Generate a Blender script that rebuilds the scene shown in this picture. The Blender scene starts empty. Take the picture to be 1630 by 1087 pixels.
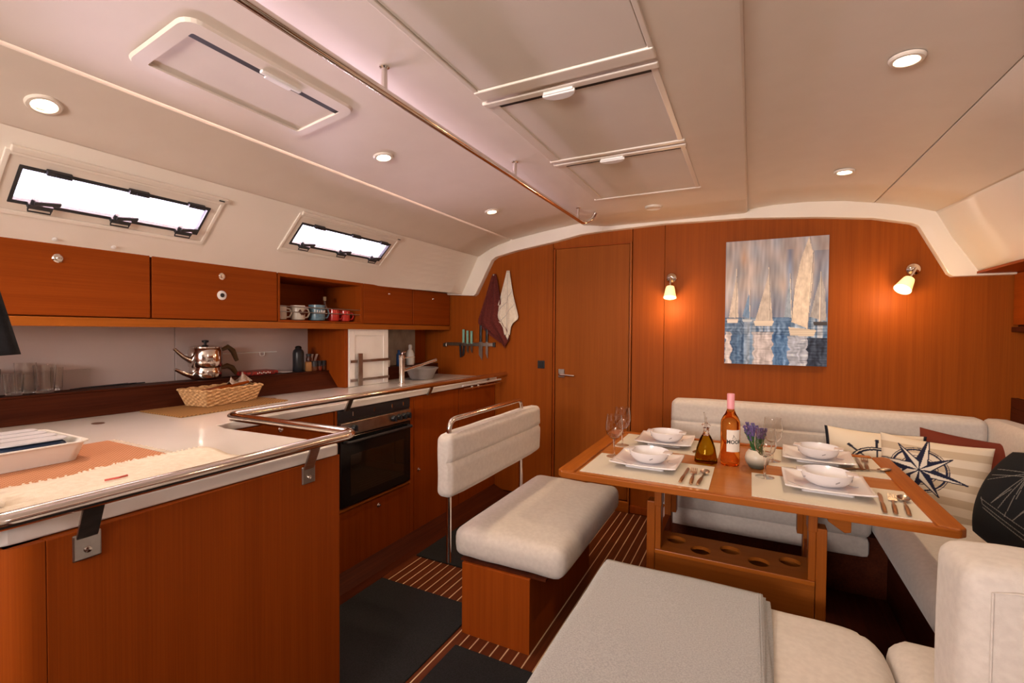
import bpy, bmesh, math, random
import numpy as np
from mathutils import Vector, Matrix
random.seed(7); rng = np.random.RandomState(7)
SC = bpy.context.scene
COL = SC.collection
R = math.radians

# ------------------------------------------------------------------ camera
cam_d = bpy.data.cameras.new('camera'); cam = bpy.data.objects.new('camera', cam_d); COL.objects.link(cam)
cam_d.sensor_width = 36; cam_d.lens = 750.2 / 1630 * 36; cam_d.clip_start = .03
yaw, pit, rol = R(26.87), R(1.224), R(.388)
F = Vector((-math.sin(yaw), math.cos(yaw), 0)); Rt = Vector((math.cos(yaw), math.sin(yaw), 0)); U = Vector((0, 0, 1))
F2 = F*math.cos(pit) - U*math.sin(pit); U2 = U*math.cos(pit) + F*math.sin(pit)
R3 = Rt*math.cos(rol) + U2*math.sin(rol); U3 = U2*math.cos(rol) - Rt*math.sin(rol)
mw = Matrix((R3, U3, -F2)).transposed().to_4x4(); mw.translation = Vector((0, 0, 1.32))
cam.matrix_world = mw
SC.camera = cam

# ------------------------------------------------------------------ exposure, world, large lights
SC.view_settings.view_transform = 'Standard'; SC.view_settings.look = 'None'
SC.view_settings.gamma = 1; SC.view_settings.use_curve_mapping = False
SC.view_settings.exposure = 1.04
W = bpy.data.worlds.new('sky'); SC.world = W; W.use_nodes = True
bg = W.node_tree.nodes['Background']; bg.inputs[0].default_value = (.86, .88, 1.0, 1); bg.inputs[1].default_value = 3.0

def area(name, loc, to, sx, sy, power, col, spread=180):
    l = bpy.data.lights.new(name, 'AREA'); l.shape = 'RECTANGLE'; l.size = sx; l.size_y = sy
    l.energy = power; l.color = col; l.spread = R(spread)
    o = bpy.data.objects.new(name, l); COL.objects.link(o); o.location = loc
    o.rotation_euler = (Vector(to) - Vector(loc)).to_track_quat('-Z', 'Y').to_euler(); return o
# unseen fill lamp for companionway daylight, then daylight through the two long port windows
area('companionway_fill', (-.75, -1.95, 1.60), (-.1, 1.6, 3.3), 1.2, .55, 40, (1, .88, .80), 130)
area('port_window_daylight', (-2.47, .96, 1.71), (-1.55, 1.0, 2.15), .8, .12, 62, (1, .80, .88))
area('port_window_daylight_forward', (-2.45, 2.06, 1.72), (-1.55, 2.1, 2.15), .8, .12, 46, (1, .80, .88))
area('starboard_fill', (1.35, .9, 1.75), (-.2, 1.3, .9), 1.0, .25, 3, (1, .88, .82))  # unseen fill lamp added on this side; no starboard window is built

# ------------------------------------------------------------------ materials
def s2l(c):
    return tuple(((x/255)/12.92 if x/255 <= .04045 else ((x/255+.055)/1.055)**2.4) for x in c)
def base_mat(name, col=(.5, .5, .5), rough=.5, metal=0, coat=0, trans=0, ior=1.45, emit=None, es=0, sheen=0, alpha=1):
    m = bpy.data.materials.new(name); m.use_nodes = True; b = m.node_tree.nodes['Principled BSDF']
    b.inputs['Base Color'].default_value = (*col, 1); b.inputs['Roughness'].default_value = rough
    b.inputs['Metallic'].default_value = metal; b.inputs['Coat Weight'].default_value = coat
    b.inputs['Transmission Weight'].default_value = trans; b.inputs['IOR'].default_value = ior
    b.inputs['Sheen Weight'].default_value = sheen; b.inputs['Alpha'].default_value = alpha
    if emit: b.inputs['Emission Color'].default_value = (*emit, 1); b.inputs['Emission Strength'].default_value = es
    return m
def noisy(name, col, col2, scale=(20, 20, 20), rough=.5, bump=.1, bscale=None, detail=4, lo=.35, hi=.65, dist=.002, **k):
    m = base_mat(name, col, rough, **k); t = m.node_tree; N = t.nodes; L = t.links; b = N['Principled BSDF']
    tc = N.new('ShaderNodeTexCoord'); mp = N.new('ShaderNodeMapping'); mp.inputs['Scale'].default_value = scale
    nz = N.new('ShaderNodeTexNoise'); nz.inputs['Scale'].default_value = 1; nz.inputs['Detail'].default_value = detail
    cr = N.new('ShaderNodeValToRGB'); cr.color_ramp.elements[0].position = lo; cr.color_ramp.elements[1].position = hi
    cr.color_ramp.elements[0].color = (*col2, 1); cr.color_ramp.elements[1].color = (*col, 1)
    L.new(tc.outputs['Object'], mp.inputs[0]); L.new(mp.outputs[0], nz.inputs[0]); L.new(nz.outputs[0], cr.inputs[0])
    L.new(cr.outputs[0], b.inputs['Base Color'])
    if bump:
        bp = N.new('ShaderNodeBump'); bp.inputs['Strength'].default_value = bump; bp.inputs['Distance'].default_value = dist
        if bscale:
            n2 = N.new('ShaderNodeTexNoise'); n2.inputs['Scale'].default_value = bscale; n2.inputs['Detail'].default_value = 3
            L.new(tc.outputs['Object'], n2.inputs[0]); L.new(n2.outputs[0], bp.inputs['Height'])
        else: L.new(nz.outputs[0], bp.inputs['Height'])
        L.new(bp.outputs[0], b.inputs['Normal'])
    return m
def wood(name, col, col2, axis='z', rough=.5, fine=330, coat=.0, long=3.0):
    s = [fine, fine, fine]; s['xyz'.index(axis)] = long
    m = base_mat(name, col, rough, coat=coat); t = m.node_tree; N = t.nodes; L = t.links; b = N['Principled BSDF']
    b.inputs['Coat Roughness'].default_value = .25; b.inputs['Specular IOR Level'].default_value = .12
    tc = N.new('ShaderNodeTexCoord')
    def nz(sc, det):
        mp = N.new('ShaderNodeMapping'); mp.inputs['Scale'].default_value = sc
        n = N.new('ShaderNodeTexNoise'); n.inputs['Scale'].default_value = 1; n.inputs['Detail'].default_value = det
        L.new(tc.outputs['Object'], mp.inputs[0]); L.new(mp.outputs[0], n.inputs[0]); return n
    a = nz(s, 3); s2 = [x*.10 for x in s]; s2['xyz'.index(axis)] = .7; c = nz(s2, 3)
    ad = N.new('ShaderNodeMath'); ad.operation = 'ADD'; L.new(a.outputs[0], ad.inputs[0]); L.new(c.outputs[0], ad.inputs[1])
    cr = N.new('ShaderNodeValToRGB'); cr.color_ramp.elements[0].position = .38; cr.color_ramp.elements[1].position = .62
    cr.color_ramp.elements[0].color = (*col2, 1); cr.color_ramp.elements[1].color = (*col, 1)
    hf = N.new('ShaderNodeMath'); hf.operation = 'MULTIPLY'; hf.inputs[1].default_value = .5
    L.new(ad.outputs[0], hf.inputs[0]); L.new(hf.outputs[0], cr.inputs[0]); L.new(cr.outputs[0], b.inputs['Base Color'])
    bp = N.new('ShaderNodeBump'); bp.inputs['Strength'].default_value = .12; bp.inputs['Distance'].default_value = .001
    L.new(a.outputs[0], bp.inputs['Height']); L.new(bp.outputs[0], b.inputs['Normal'])
    return m
def attr_mat(name, rough=.7, bump=0, bscale=400):
    m = base_mat(name, rough=rough); t = m.node_tree; N = t.nodes; L = t.links; b = N['Principled BSDF']
    a = N.new('ShaderNodeAttribute'); a.attribute_name = 'Col'; L.new(a.outputs['Color'], b.inputs['Base Color'])
    if bump:
        tc = N.new('ShaderNodeTexCoord'); n = N.new('ShaderNodeTexNoise'); n.inputs['Scale'].default_value = bscale
        bp = N.new('ShaderNodeBump'); bp.inputs['Strength'].default_value = bump; bp.inputs['Distance'].default_value = .002
        L.new(tc.outputs['Object'], n.inputs[0]); L.new(n.outputs[0], bp.inputs['Height']); L.new(bp.outputs[0], b.inputs['Normal'])
    return m
def weave(name, c1, c2, scale, rough=.8):
    m = base_mat(name, c1, rough); t = m.node_tree; N = t.nodes; L = t.links; b = N['Principled BSDF']
    tc = N.new('ShaderNodeTexCoord'); mp = N.new('ShaderNodeMapping'); mp.inputs['Scale'].default_value = scale
    ck = N.new('ShaderNodeTexChecker'); ck.inputs['Scale'].default_value = 1
    ck.inputs['Color1'].default_value = (*c1, 1); ck.inputs['Color2'].default_value = (*c2, 1)
    L.new(tc.outputs['Object'], mp.inputs[0]); L.new(mp.outputs[0], ck.inputs[0]); L.new(ck.outputs[0], b.inputs['Base Color'])
    bp = N.new('ShaderNodeBump'); bp.inputs['Strength'].default_value = .6; bp.inputs['Distance'].default_value = .003
    L.new(ck.outputs['Fac'], bp.inputs['Height']); L.new(bp.outputs[0], b.inputs['Normal'])
    return m
VC, VD = (.30, .058, .0050), (.245, .045, .0035)
M = {}
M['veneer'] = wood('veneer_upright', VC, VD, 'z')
M['veneer_y'] = wood('veneer_lengthwise', VC, VD, 'y')
M['veneer_x'] = wood('veneer_crosswise', (.30, .085, .011), (.245, .066, .0075), 'x')
M['teak_x'] = wood('oiled_teak_cross', (.38, .105, .011), (.30, .078, .0075), 'x', fine=130, coat=.3)
M['teak_y'] = wood('oiled_teak_length', (.38, .105, .011), (.30, .078, .0075), 'y', fine=130, coat=.3)
M['teak_z'] = wood('oiled_teak_upright', (.32, .085, .010), (.26, .064, .007), 'z', fine=130, coat=.3)
M['tabletop'] = wood('table_panel', (.44, .165, .045), (.37, .128, .030), 'x', fine=200, rough=.25, coat=.3)
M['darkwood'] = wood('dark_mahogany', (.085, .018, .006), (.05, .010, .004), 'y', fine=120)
M['plank'] = wood('sole_mahogany', (.14, .035, .012), (.08, .018, .007), 'y', fine=120, rough=.3, coat=.3)
M['holly'] = base_mat('pale_holly', (.62, .45, .27), .4)
M['ceiling'] = noisy('cream_headliner', (.76, .67, .58), (.74, .65, .56), (9, 9, 9), .55, .15, 900, dist=.0006)
M['liner'] = noisy('cream_gelcoat', (.84, .77, .68), (.82, .75, .66), (4, 4, 4), .3, 0, coat=.3)
M['plastic'] = noisy('cream_plastic', (.74, .66, .57), (.73, .65, .56), (9, 9, 9), .35, 0)
M['whiteplastic'] = noisy('white_plastic', (.85, .83, .80), (.82, .80, .77), (9, 9, 9), .3, 0)
M['blind'] = noisy('pleated_blind', (.72, .64, .56), (.68, .605, .53), (3, 3, 3), .7, .1, 700)
M['darkslit'] = base_mat('dark_slit_strip', (.02, .015, .012), .6)  # near-black strips laid on the blinds for the dark slits
M['worktop'] = noisy('white_worktop', (.80, .76, .73), (.76, .72, .69), (3, 3, 3), .17, 0, coat=.3)
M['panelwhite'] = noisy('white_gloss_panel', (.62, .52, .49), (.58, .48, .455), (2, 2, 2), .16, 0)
M['chrome'] = base_mat('polished_steel', (.78, .72, .67), .12, 1)
M['steel'] = noisy('brushed_steel', (.46, .42, .39), (.36, .33, .30), (300, 20, 20), .28, 0, metal=1)
M['bronze'] = base_mat('bronze_handle', (.34, .22, .12), .3, 1)
M['black'] = base_mat('black_gloss', (.008, .008, .009), .12)
M['blackplastic'] = base_mat('black_plastic', (.02, .02, .024), .35)
M['blackmatte'] = base_mat('black_matte', (.015, .015, .018), .8)
M['fabric'] = noisy('cream_upholstery', (.65, .59, .545), (.59, .53, .49), (60, 60, 60), .9, .35, 520, dist=.0015, sheen=.3)
M['blanket'] = noisy('grey_wool', (.42, .42, .435), (.31, .31, .325), (240, 240, 240), .95, .4, 420, detail=6, dist=.002, sheen=.3)
M['carpet'] = noisy('charcoal_carpet', (.014, .014, .016), (.007, .007, .008), (150, 150, 150), .97, .6, 700, dist=.003)
M['towel'] = noisy('white_cotton', (.80, .72, .62), (.72, .63, .52), (70, 70, 70), .95, .5, 350, dist=.002)
M['maroon'] = noisy('maroon_cotton', (.14, .022, .016), (.10, .014, .011), (70, 70, 70), .95, .5, 350)
M['blackcloth'] = noisy('black_cotton', (.010, .010, .013), (.006, .006, .008), (70, 70, 70), .95, .5, 350)
M['rust'] = noisy('rust_velvet', (.20, .035, .014), (.13, .02, .01), (70, 70, 70), .9, .3, 350, sheen=.3)
M['raffia'] = weave('woven_raffia', (.58, .27, .14), (.36, .14, .06), (150, 190, 60))
M['wicker'] = weave('pale_wicker', (.78, .50, .25), (.58, .33, .15), (70, 42, 90))
M['cork'] = weave('tan_woven_mat', (.38, .20, .065), (.24, .11, .03), (110, 110, 60))
M['mat'] = weave('cream_placemat', (.74, .68, .59), (.68, .62, .53), (500, 500, 60), .75)
M['porcelain'] = base_mat('white_porcelain', (.80, .77, .80), .12, coat=.4)
M['decor'] = base_mat('grey_leaf_glaze', (.38, .36, .38), .2)
M['pink'] = base_mat('pink_foil', (.86, .36, .42), .35)
M['label'] = base_mat('paper_label', (.82, .76, .70), .7)
M['ink'] = base_mat('black_ink', (.03, .03, .03), .7)
def glass(name, col=(1, 1, 1), ior=1.45, rough=0):
    m = bpy.data.materials.new(name); m.use_nodes = True; t = m.node_tree; t.nodes.remove(t.nodes['Principled BSDF'])
    g = t.nodes.new('ShaderNodeBsdfGlass'); g.inputs['Color'].default_value = (*col, 1); g.inputs['IOR'].default_value = ior
    g.inputs['Roughness'].default_value = rough
    t.links.new(g.outputs[0], t.nodes['Material Output'].inputs[0]); return m
def pane_mat(name, col, gloss=.06, gcol=(1, 1, 1)):
    m = bpy.data.materials.new(name); m.use_nodes = True; t = m.node_tree; t.nodes.remove(t.nodes['Principled BSDF'])
    a = t.nodes.new('ShaderNodeBsdfTransparent'); a.inputs[0].default_value = (*col, 1)
    g = t.nodes.new('ShaderNodeBsdfGlossy'); g.inputs['Roughness'].default_value = .03; g.inputs['Color'].default_value = (*gcol, 1)
    fr = t.nodes.new('ShaderNodeLayerWeight'); fr.inputs[0].default_value = gloss*4
    mul = t.nodes.new('ShaderNodeMath'); mul.operation = 'MULTIPLY_ADD'; mul.inputs[1].default_value = .6; mul.inputs[2].default_value = gloss*.5
    x = t.nodes.new('ShaderNodeMixShader'); t.links.new(fr.outputs['Facing'], mul.inputs[0]); t.links.new(mul.outputs[0], x.inputs[0])
    t.links.new(a.outputs[0], x.inputs[1]); t.links.new(g.outputs[0], x.inputs[2]); t.links.new(x.outputs[0], t.nodes['Material Output'].inputs[0]); return m
M['pane'] = pane_mat('window_pane', (.95, .93, 1.0))
M['clear'] = pane_mat('drinking_glass', (.97, .965, .96), .10)
M['rose'] = glass('rose_wine', (.95, .56, .24), 1.33); M['glass'] = glass('crystal_glass', (.98, .975, .965), 1.45)
M['oil'] = glass('olive_oil', (.62, .44, .07), 1.4)
def emis(name, col, s):
    m = bpy.data.materials.new(name); m.use_nodes = True; b = m.node_tree.nodes['Principled BSDF']
    b.inputs['Base Color'].default_value = (.9, .85, .75, 1); b.inputs['Emission Color'].default_value = (*col, 1); b.inputs['Emission Strength'].default_value = s; return m
M['bulb'] = emis('lit_downlight', (1, .80, .52), 14)
M['shade'] = emis('lit_glass_shade', (1, .58, .17), .62)
M['shadeend'] = emis('lit_shade_mouth', (1, .74, .34), 1.3)

# ------------------------------------------------------------------ mesh helpers
class B:
    def __init__(s): s.bm = bmesh.new(); s.cols = None
    def hexa(s, p):  # 8 points: bottom 4 ccw, top 4 ccw
        v = [s.bm.verts.new(q) for q in p]
        for f in ((3, 2, 1, 0), (4, 5, 6, 7), (0, 1, 5, 4), (1, 2, 6, 5), (2, 3, 7, 6), (3, 0, 4, 7)): s.bm.faces.new([v[i] for i in f])
        return s
    def box(s, x0, x1, y0, y1, z0, z1):
        x0, x1 = sorted((x0, x1)); y0, y1 = sorted((y0, y1)); z0, z1 = sorted((z0, z1))
        return s.hexa([(x0, y0, z0), (x1, y0, z0), (x1, y1, z0), (x0, y1, z0), (x0, y0, z1), (x1, y0, z1), (x1, y1, z1), (x0, y1, z1)])
    def obox(s, c, ax, ay, az):  # centre + three half-axis vectors
        c, ax, ay, az = map(Vector, (c, ax, ay, az))
        return s.hexa([c-ax-ay-az, c+ax-ay-az, c+ax+ay-az, c-ax+ay-az, c-ax-ay+az, c+ax-ay+az, c+ax+ay+az, c-ax+ay+az])
    def prism(s, poly, vec):
        vec = Vector(vec); a = [s.bm.verts.new(p) for p in poly]; b = [s.bm.verts.new(Vector(p)+vec) for p in poly]; n = len(a)
        s.bm.faces.new(a[::-1]); s.bm.faces.new(b)
        for i in range(n): s.bm.faces.new([a[i], a[(i+1) % n], b[(i+1) % n], b[i]])
        return s
    def tube(s, pts, r, seg=10, closed=False, flat=1.0):
        pts = [Vector(p) for p in pts]; n = len(pts); rr = r if hasattr(r, '__len__') else [r]*n; rings = []; prev = None
        for i, p in enumerate(pts):
            a = pts[i-1] if i or closed else p; b = pts[(i+1) % n] if i < n-1 or closed else p
            t = (b-a).normalized()
            if prev is None: u = t.orthogonal().normalized() if abs(t.z) > .9 else t.cross(Vector((0, 0, 1))).normalized()
            else: u = (prev - t*prev.dot(t)).normalized()
            prev = u; w = t.cross(u)
            rings.append([s.bm.verts.new(p + (u*math.cos(k*2*math.pi/seg) + w*math.sin(k*2*math.pi/seg)*flat)*rr[i]) for k in range(seg)])
        for i in range(n if closed else n-1):
            A, C = rings[i], rings[(i+1) % n]
            for k in range(seg): s.bm.faces.new([A[k], A[(k+1) % seg], C[(k+1) % seg], C[k]])
        if not closed: s.bm.faces.new(rings[0][::-1]); s.bm.faces.new(rings[-1])
        return s
    def cyl(s, a, b, r, r2=None, seg=16): return s.tube([a, b], [r, r if r2 is None else r2], seg)
    def lathe(s, prof, c, seg=24, axis=(0, 0, 1), cap0=True, cap1=True, ell=1):
        c = Vector(c); q = Vector((0, 0, 1)).rotation_difference(Vector(axis)); rings = []
        for r, z in prof: rings.append([s.bm.verts.new(c + q @ Vector((r*math.cos(k*2*math.pi/seg), ell*r*math.sin(k*2*math.pi/seg), z))) for k in range(seg)])
        for A, C in zip(rings, rings[1:]):
            for k in range(seg): s.bm.faces.new([A[k], A[(k+1) % seg], C[(k+1) % seg], C[k]])
        if cap0: s.bm.faces.new(rings[0][::-1])
        if cap1: s.bm.faces.new(rings[-1])
        return s
    def ball(s, c, r, seg=12): return s.lathe([(r*math.sin(a)+1e-5, -r*math.cos(a)) for a in np.linspace(0.05, math.pi-.05, seg//2+2)], c, seg)
    def grid(s, f, nu, nv, skip=None):
        V = [[s.bm.verts.new(f(i/nu, j/nv)) for j in range(nv+1)] for i in range(nu+1)]
        for i in range(nu):
            for j in range(nv):
                if skip and skip(i, j): continue
                s.bm.faces.new([V[i][j], V[i+1][j], V[i+1][j+1], V[i][j+1]])
        return s
    def soft(s, x0, x1, y0, y1, z0, z1, r=.03, puff=.008, step=.03, fn=None, xf=None):
        """rounded upholstery block"""
        h = Vector(((x1-x0)/2, (y1-y0)/2, (z1-z0)/2)); c = Vector(((x0+x1)/2, (y0+y1)/2, (z0+z1)/2)); r = min(r, *[a*.98 for a in h])
        n = [max(4, int(2*a/step)) for a in h]; cache = {}
        def lin(k, m, a):  # denser near the edges
            t = k/m*2-1; return a*math.copysign(abs(t)**.82, t)
        def vert(i, j, k):
            key = (i, j, k)
            if key in cache: return cache[key]
            p = Vector((lin(i, n[0], h[0]), lin(j, n[1], h[1]), lin(k, n[2], h[2])))
            q = Vector([max(-(h[a]-r), min(h[a]-r, p[a])) for a in range(3)]); d = p-q
            e = q + d.normalized()*r if d.length > 1e-9 else p
            u, v, w = p.x/h.x, p.y/h.y, p.z/h.z
            bx, by, bz = (1-u*u), (1-v*v), (1-w*w)
            if abs(w) == 1: e.z += math.copysign(puff*min(1, 2.2*bx)*min(1, 2.2*by), w)
            if abs(v) == 1: e.y += math.copysign(puff*.6*min(1, 2*bx)*bz, v)
            if abs(u) == 1: e.x += math.copysign(puff*.6*min(1, 2*by)*bz, u)
            e = e + c
            if fn: e = fn(e)
            if xf: e = xf @ e
            cache[key] = s.bm.verts.new(e); return cache[key]
        a, b, d = n
        for i in range(a):
            for j in range(b):
                s.bm.faces.new([vert(i, j, d), vert(i+1, j, d), vert(i+1, j+1, d), vert(i, j+1, d)])
                s.bm.faces.new([vert(i, j+1, 0), vert(i+1, j+1, 0), vert(i+1, j, 0), vert(i, j, 0)])
        for i in range(a):
            for k in range(d):
                s.bm.faces.new([vert(i, 0, k), vert(i+1, 0, k), vert(i+1, 0, k+1), vert(i, 0, k+1)])
                s.bm.faces.new([vert(i, b, k+1), vert(i+1, b, k+1), vert(i+1, b, k), vert(i, b, k)])
        for j in range(b):
            for k in range(d):
                s.bm.faces.new([vert(0, j, k+1), vert(0, j+1, k+1), vert(0, j+1, k), vert(0, j, k)])
                s.bm.faces.new([vert(a, j, k), vert(a, j+1, k), vert(a, j+1, k+1), vert(a, j, k+1)])
        return s
    def xf(s, m): bmesh.ops.transform(s.bm, matrix=m, verts=s.bm.verts); return s
    def obj(s, name, mat, parent=None, smooth=False, bev=0, solid=0, recalc=True, seg=2, colf=None):
        bm = s.bm
        if recalc: bmesh.ops.recalc_face_normals(bm, faces=bm.faces)
        if smooth:
            for f in bm.faces: f.smooth = True
            for e in bm.edges:
                if len(e.link_faces) == 2 and e.calc_face_angle(0) > R(38): e.smooth = False
        me = bpy.data.meshes.new(name)
        if colf:
            cols = [colf(v) for v in bm.verts]; cl = bm.verts.layers.float_color.new('Col')
            for v, cc_ in zip(bm.verts, cols): v[cl] = (*cc_, 1)
        bm.to_mesh(me); bm.free()
        o = bpy.data.objects.new(name, me); COL.objects.link(o)
        me.materials.append(M[mat] if isinstance(mat, str) else mat)
        if parent is not None:
            o.parent = parent; p = parent; inv = Matrix.Identity(4)
            while p is not None: inv = p.matrix_basis.inverted() @ inv if False else inv; p = None
            o.matrix_parent_inverse = WM(parent).inverted()
        if solid:
            q = o.modifiers.new('solid', 'SOLIDIFY'); q.thickness = solid; q.offset = 0
        if bev:
            q = o.modifiers.new('bevel', 'BEVEL'); q.width = bev; q.segments = seg; q.limit_method = 'ANGLE'
        return o
def WM(o):
    """world matrix without a depsgraph update"""
    m = o.matrix_basis.copy()
    if o.parent is not None: m = WM(o.parent) @ o.matrix_parent_inverse @ m
    return m
def thing(name, label, cat, loc=(0, 0, 0), group=None, kind=None):
    o = bpy.data.objects.new(name, None); COL.objects.link(o); o.empty_display_size = .05; o.location = loc
    return tag(o, label, cat, group, kind)
def tag(o, label=None, cat=None, group=None, kind=None):
    if label: o['label'] = label
    if cat: o['category'] = cat
    if group: o['group'] = group
    if kind: o['kind'] = kind
    return o
def struct(name, loc=(0, 0, 0), label=None):
    o = bpy.data.objects.new(name, None); COL.objects.link(o); o.location = loc; o['kind'] = 'structure'
    if label: o['label'] = label
    return o
def copy_tree(o, loc=None, label=None, rz=None, parent=None):
    c = o.copy(); COL.objects.link(c)
    if parent is not None: c.parent = parent
    if loc is not None: c.location = loc
    if rz is not None: c.rotation_euler.z = rz
    if label: c['label'] = label
    for ch in [x for x in bpy.data.objects if x.parent == o]: copy_tree(ch, parent=c)
    return c
def lab(o, t): o['label'] = t; return o
def arc(c, r, a0, a1, n, plane='xy'):
    out = []
    for k in range(n+1):
        a = R(a0+(a1-a0)*k/n); u, v = r*math.cos(a), r*math.sin(a)
        out.append({'xy': (c[0]+u, c[1]+v, c[2]), 'xz': (c[0]+u, c[1], c[2]+v), 'yz': (c[0], c[1]+u, c[2]+v)}[plane])
    return out
def round_path(pts, r, n=5):
    """polyline with rounded corners"""
    P = [Vector(p) for p in pts]; out = [P[0]]
    for i in range(1, len(P)-1):
        a, b, c = P[i-1], P[i], P[i+1]; d1 = (a-b).normalized(); d2 = (c-b).normalized()
        rr = min(r, (a-b).length*.45, (c-b).length*.45); p, q = b+d1*rr, b+d2*rr
        for k in range(n+1):
            t = k/n; out.append(p*(1-t)**2 + b*2*t*(1-t) + q*t*t)
    out.append(P[-1]); return out

# ================================================================== SETTING
D = 3.45
# ---- floor: mahogany planks with pale strips
fl = struct('floor', (0, 0, 0))
B().box(-2.8, 1.9, -2.2, 3.6, -.09, -.012).obj('subfloor', 'darkwood', fl)
B().box(-1.898, -1.742, -2.0, 3.43, -.012, 0).obj('margin_board', 'darkwood', fl)
PW = .048; x = -1.74; first = None; firsts = None
while x < .30:
    if first is None:
        first = B().box(x, x+PW-.006, -2.0, 3.43, -.012, 0).obj('plank', 'plank', fl)
        firsts = B().box(x+PW-.006, x+PW, -2.0, 3.43, -.012, -.0006).obj('holly_strip', 'holly', fl); x0 = x
    else:
        for f in (first, firsts):
            c = f.copy(); COL.objects.link(c); c.location.x = x - x0
    x += PW
# ---- bulkhead (wall_front)
wf = struct('wall_front', (0, D, 0))
M['bulk'] = wood('bulkhead_veneer', (.30, .068, .0055), (.245, .053, .004), 'z')
def bpanel(poly, name='panel', y0=D, y1=D+.03, mat='bulk'):
    return B().prism([(px, y0, pz) for px, pz in poly], (0, y1-y0, 0)).obj(name, mat, wf, bev=.0015)
bpanel([(-2.80, 0), (-1.392, 0), (-1.392, 2.2), (-2.80, 2.2)])
bpanel([(-1.388, 1.972), (-.775, 1.972), (-.775, 2.2), (-1.388, 2.2)])
bpanel([(-.771, 0), (-.549, 0), (-.549, 2.2), (-.771, 2.2)])
bpanel([(-.547, 0), (1.9, 0), (1.9, 2.2), (-.547, 2.2)])
B().box(-2.8, 1.9, D+.03, D+.05, -.09, 2.2).obj('backing', 'darkwood', wf)
bs = B().box(-.771, .9, D-.014, D-.0005, .001, .055).obj('baseboard_front', 'veneer', None, bev=.002); bs['kind'] = 'structure'
# ---- door
dr = struct('door_1', (-1.08, D, 0))
B().box(-1.364, -.793, D-.004, D+.012, .085, 1.962).obj('door_leaf', wood('door_veneer', (.29, .076, .009), (.245, .060, .0062), 'z'), dr, bev=.002)
B().box(-.789, -.776, D-.012, D+.01, .05, 1.975).obj('door_jamb', 'teak_z', dr, bev=.002)
B().box(-1.386, -1.370, D-.004, D+.01, .05, 1.975).obj('door_jamb', 'veneer', dr, bev=.002)
B().box(-1.386, -.776, D-.004, D+.01, 1.964, 1.975).obj('door_head', 'veneer', dr)
B().box(-1.386, -.776, D-.02, D+.01, 0, .075).obj('threshold', 'teak_x', dr, bev=.003)
hb = B(); hb.box(-1.335, -1.285, D-.016, D-.004, .965, 1.03)
h0 = hb.obj('lock_plate', 'steel', dr, bev=.004)
B().tube(round_path([(-1.315, D-.012, .99), (-1.315, D-.055, .99), (-1.19, D-.055, .985)], .02), .009).obj('lever_handle', 'chrome', dr, smooth=True)
# ---- bulkhead arch trim
low = [(-2.36, 1.633), (-2.09, 1.618), (-2.07, 1.632), (-1.918, 1.905), (-1.88, 1.93), (-1.693, 1.969), (-1.352, 2.015), (-1.149, 2.052), (-.985, 2.061), (-.548, 2.073), (-.031, 2.059),
       (.347, 2.027), (.621, 1.993), (.80, 1.947), (.83, 1.93), (.965, 1.655), (.985, 1.638), (1.24, 1.638)]
def trim(pts, name, side):
    b = B(); V = []
    for (px, pz) in pts:
        V.append([b.bm.verts.new(q) for q in ((px, 3.40, pz), (px, 3.455, pz), (px, 3.455, pz+.34 if px > -2.0 and px < .9 else max(pz+.05, 1.9)), (px, 3.40, pz+.34 if px > -2.0 and px < .9 else max(pz+.05, 1.9)))])
    for a, c in zip(V, V[1:]):
        for k in range(4): b.bm.faces.new([a[k], a[(k+1) % 4], c[(k+1) % 4], c[k]])
    b.bm.faces.new(V[0]); b.bm.faces.new(V[-1][::-1])
    o = b.obj(name, 'liner', None, bev=.004); o['kind'] = 'structure'; return o
trim(low[:9], 'trim_1', 0); trim(low[8:], 'trim_2', 1)

# ---- ceiling
ce = struct('ceiling', (-.6, 1, 2.1))
def loft(profA, name, mat, parent, ya=-2.1, yb=3.41, ny=14, th=.012, pf=None, up=True, smooth=True):
    """sheet swept along y; profile points may depend on y"""
    b = B(); n = len(profA if not callable(profA) else profA(0)); V = []
    for j in range(ny+1):
        y = ya+(yb-ya)*j/ny; P = profA(y) if callable(profA) else profA
        V.append([b.bm.verts.new((p[0], y, p[1])) for p in P])
    for A, C in zip(V, V[1:]):
        for k in range(n-1): b.bm.faces.new([A[k], A[k+1], C[k+1], C[k]])
    o = b.obj(name, mat, parent, smooth=smooth); m = o.modifiers.new('solid', 'SOLIDIFY'); m.thickness = th
    m.offset = -1 if sum(p.normal.z for p in o.data.polygons) < 0 else 1
    return o
# left (port) panels
leftA = [(-1.12, 2.160), (-1.13, 2.136), (-1.3, 2.118), (-1.45, 2.100), (-1.6, 2.078), (-1.725, 2.057), (-1.733, 2.068)]
leftB = [(-1.737, 2.068), (-1.745, 2.053), (-1.85, 2.026), (-1.93, 1.998), (-1.99, 1.968), (-2.035, 1.945), (-2.06, 1.940)]
def thick(prof, name, parent, mat='ceiling', dz=.02):
    return loft(prof, name, mat, parent)
thick(leftA, 'headliner_panel', ce); thick(leftB, 'headliner_panel', ce)
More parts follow.
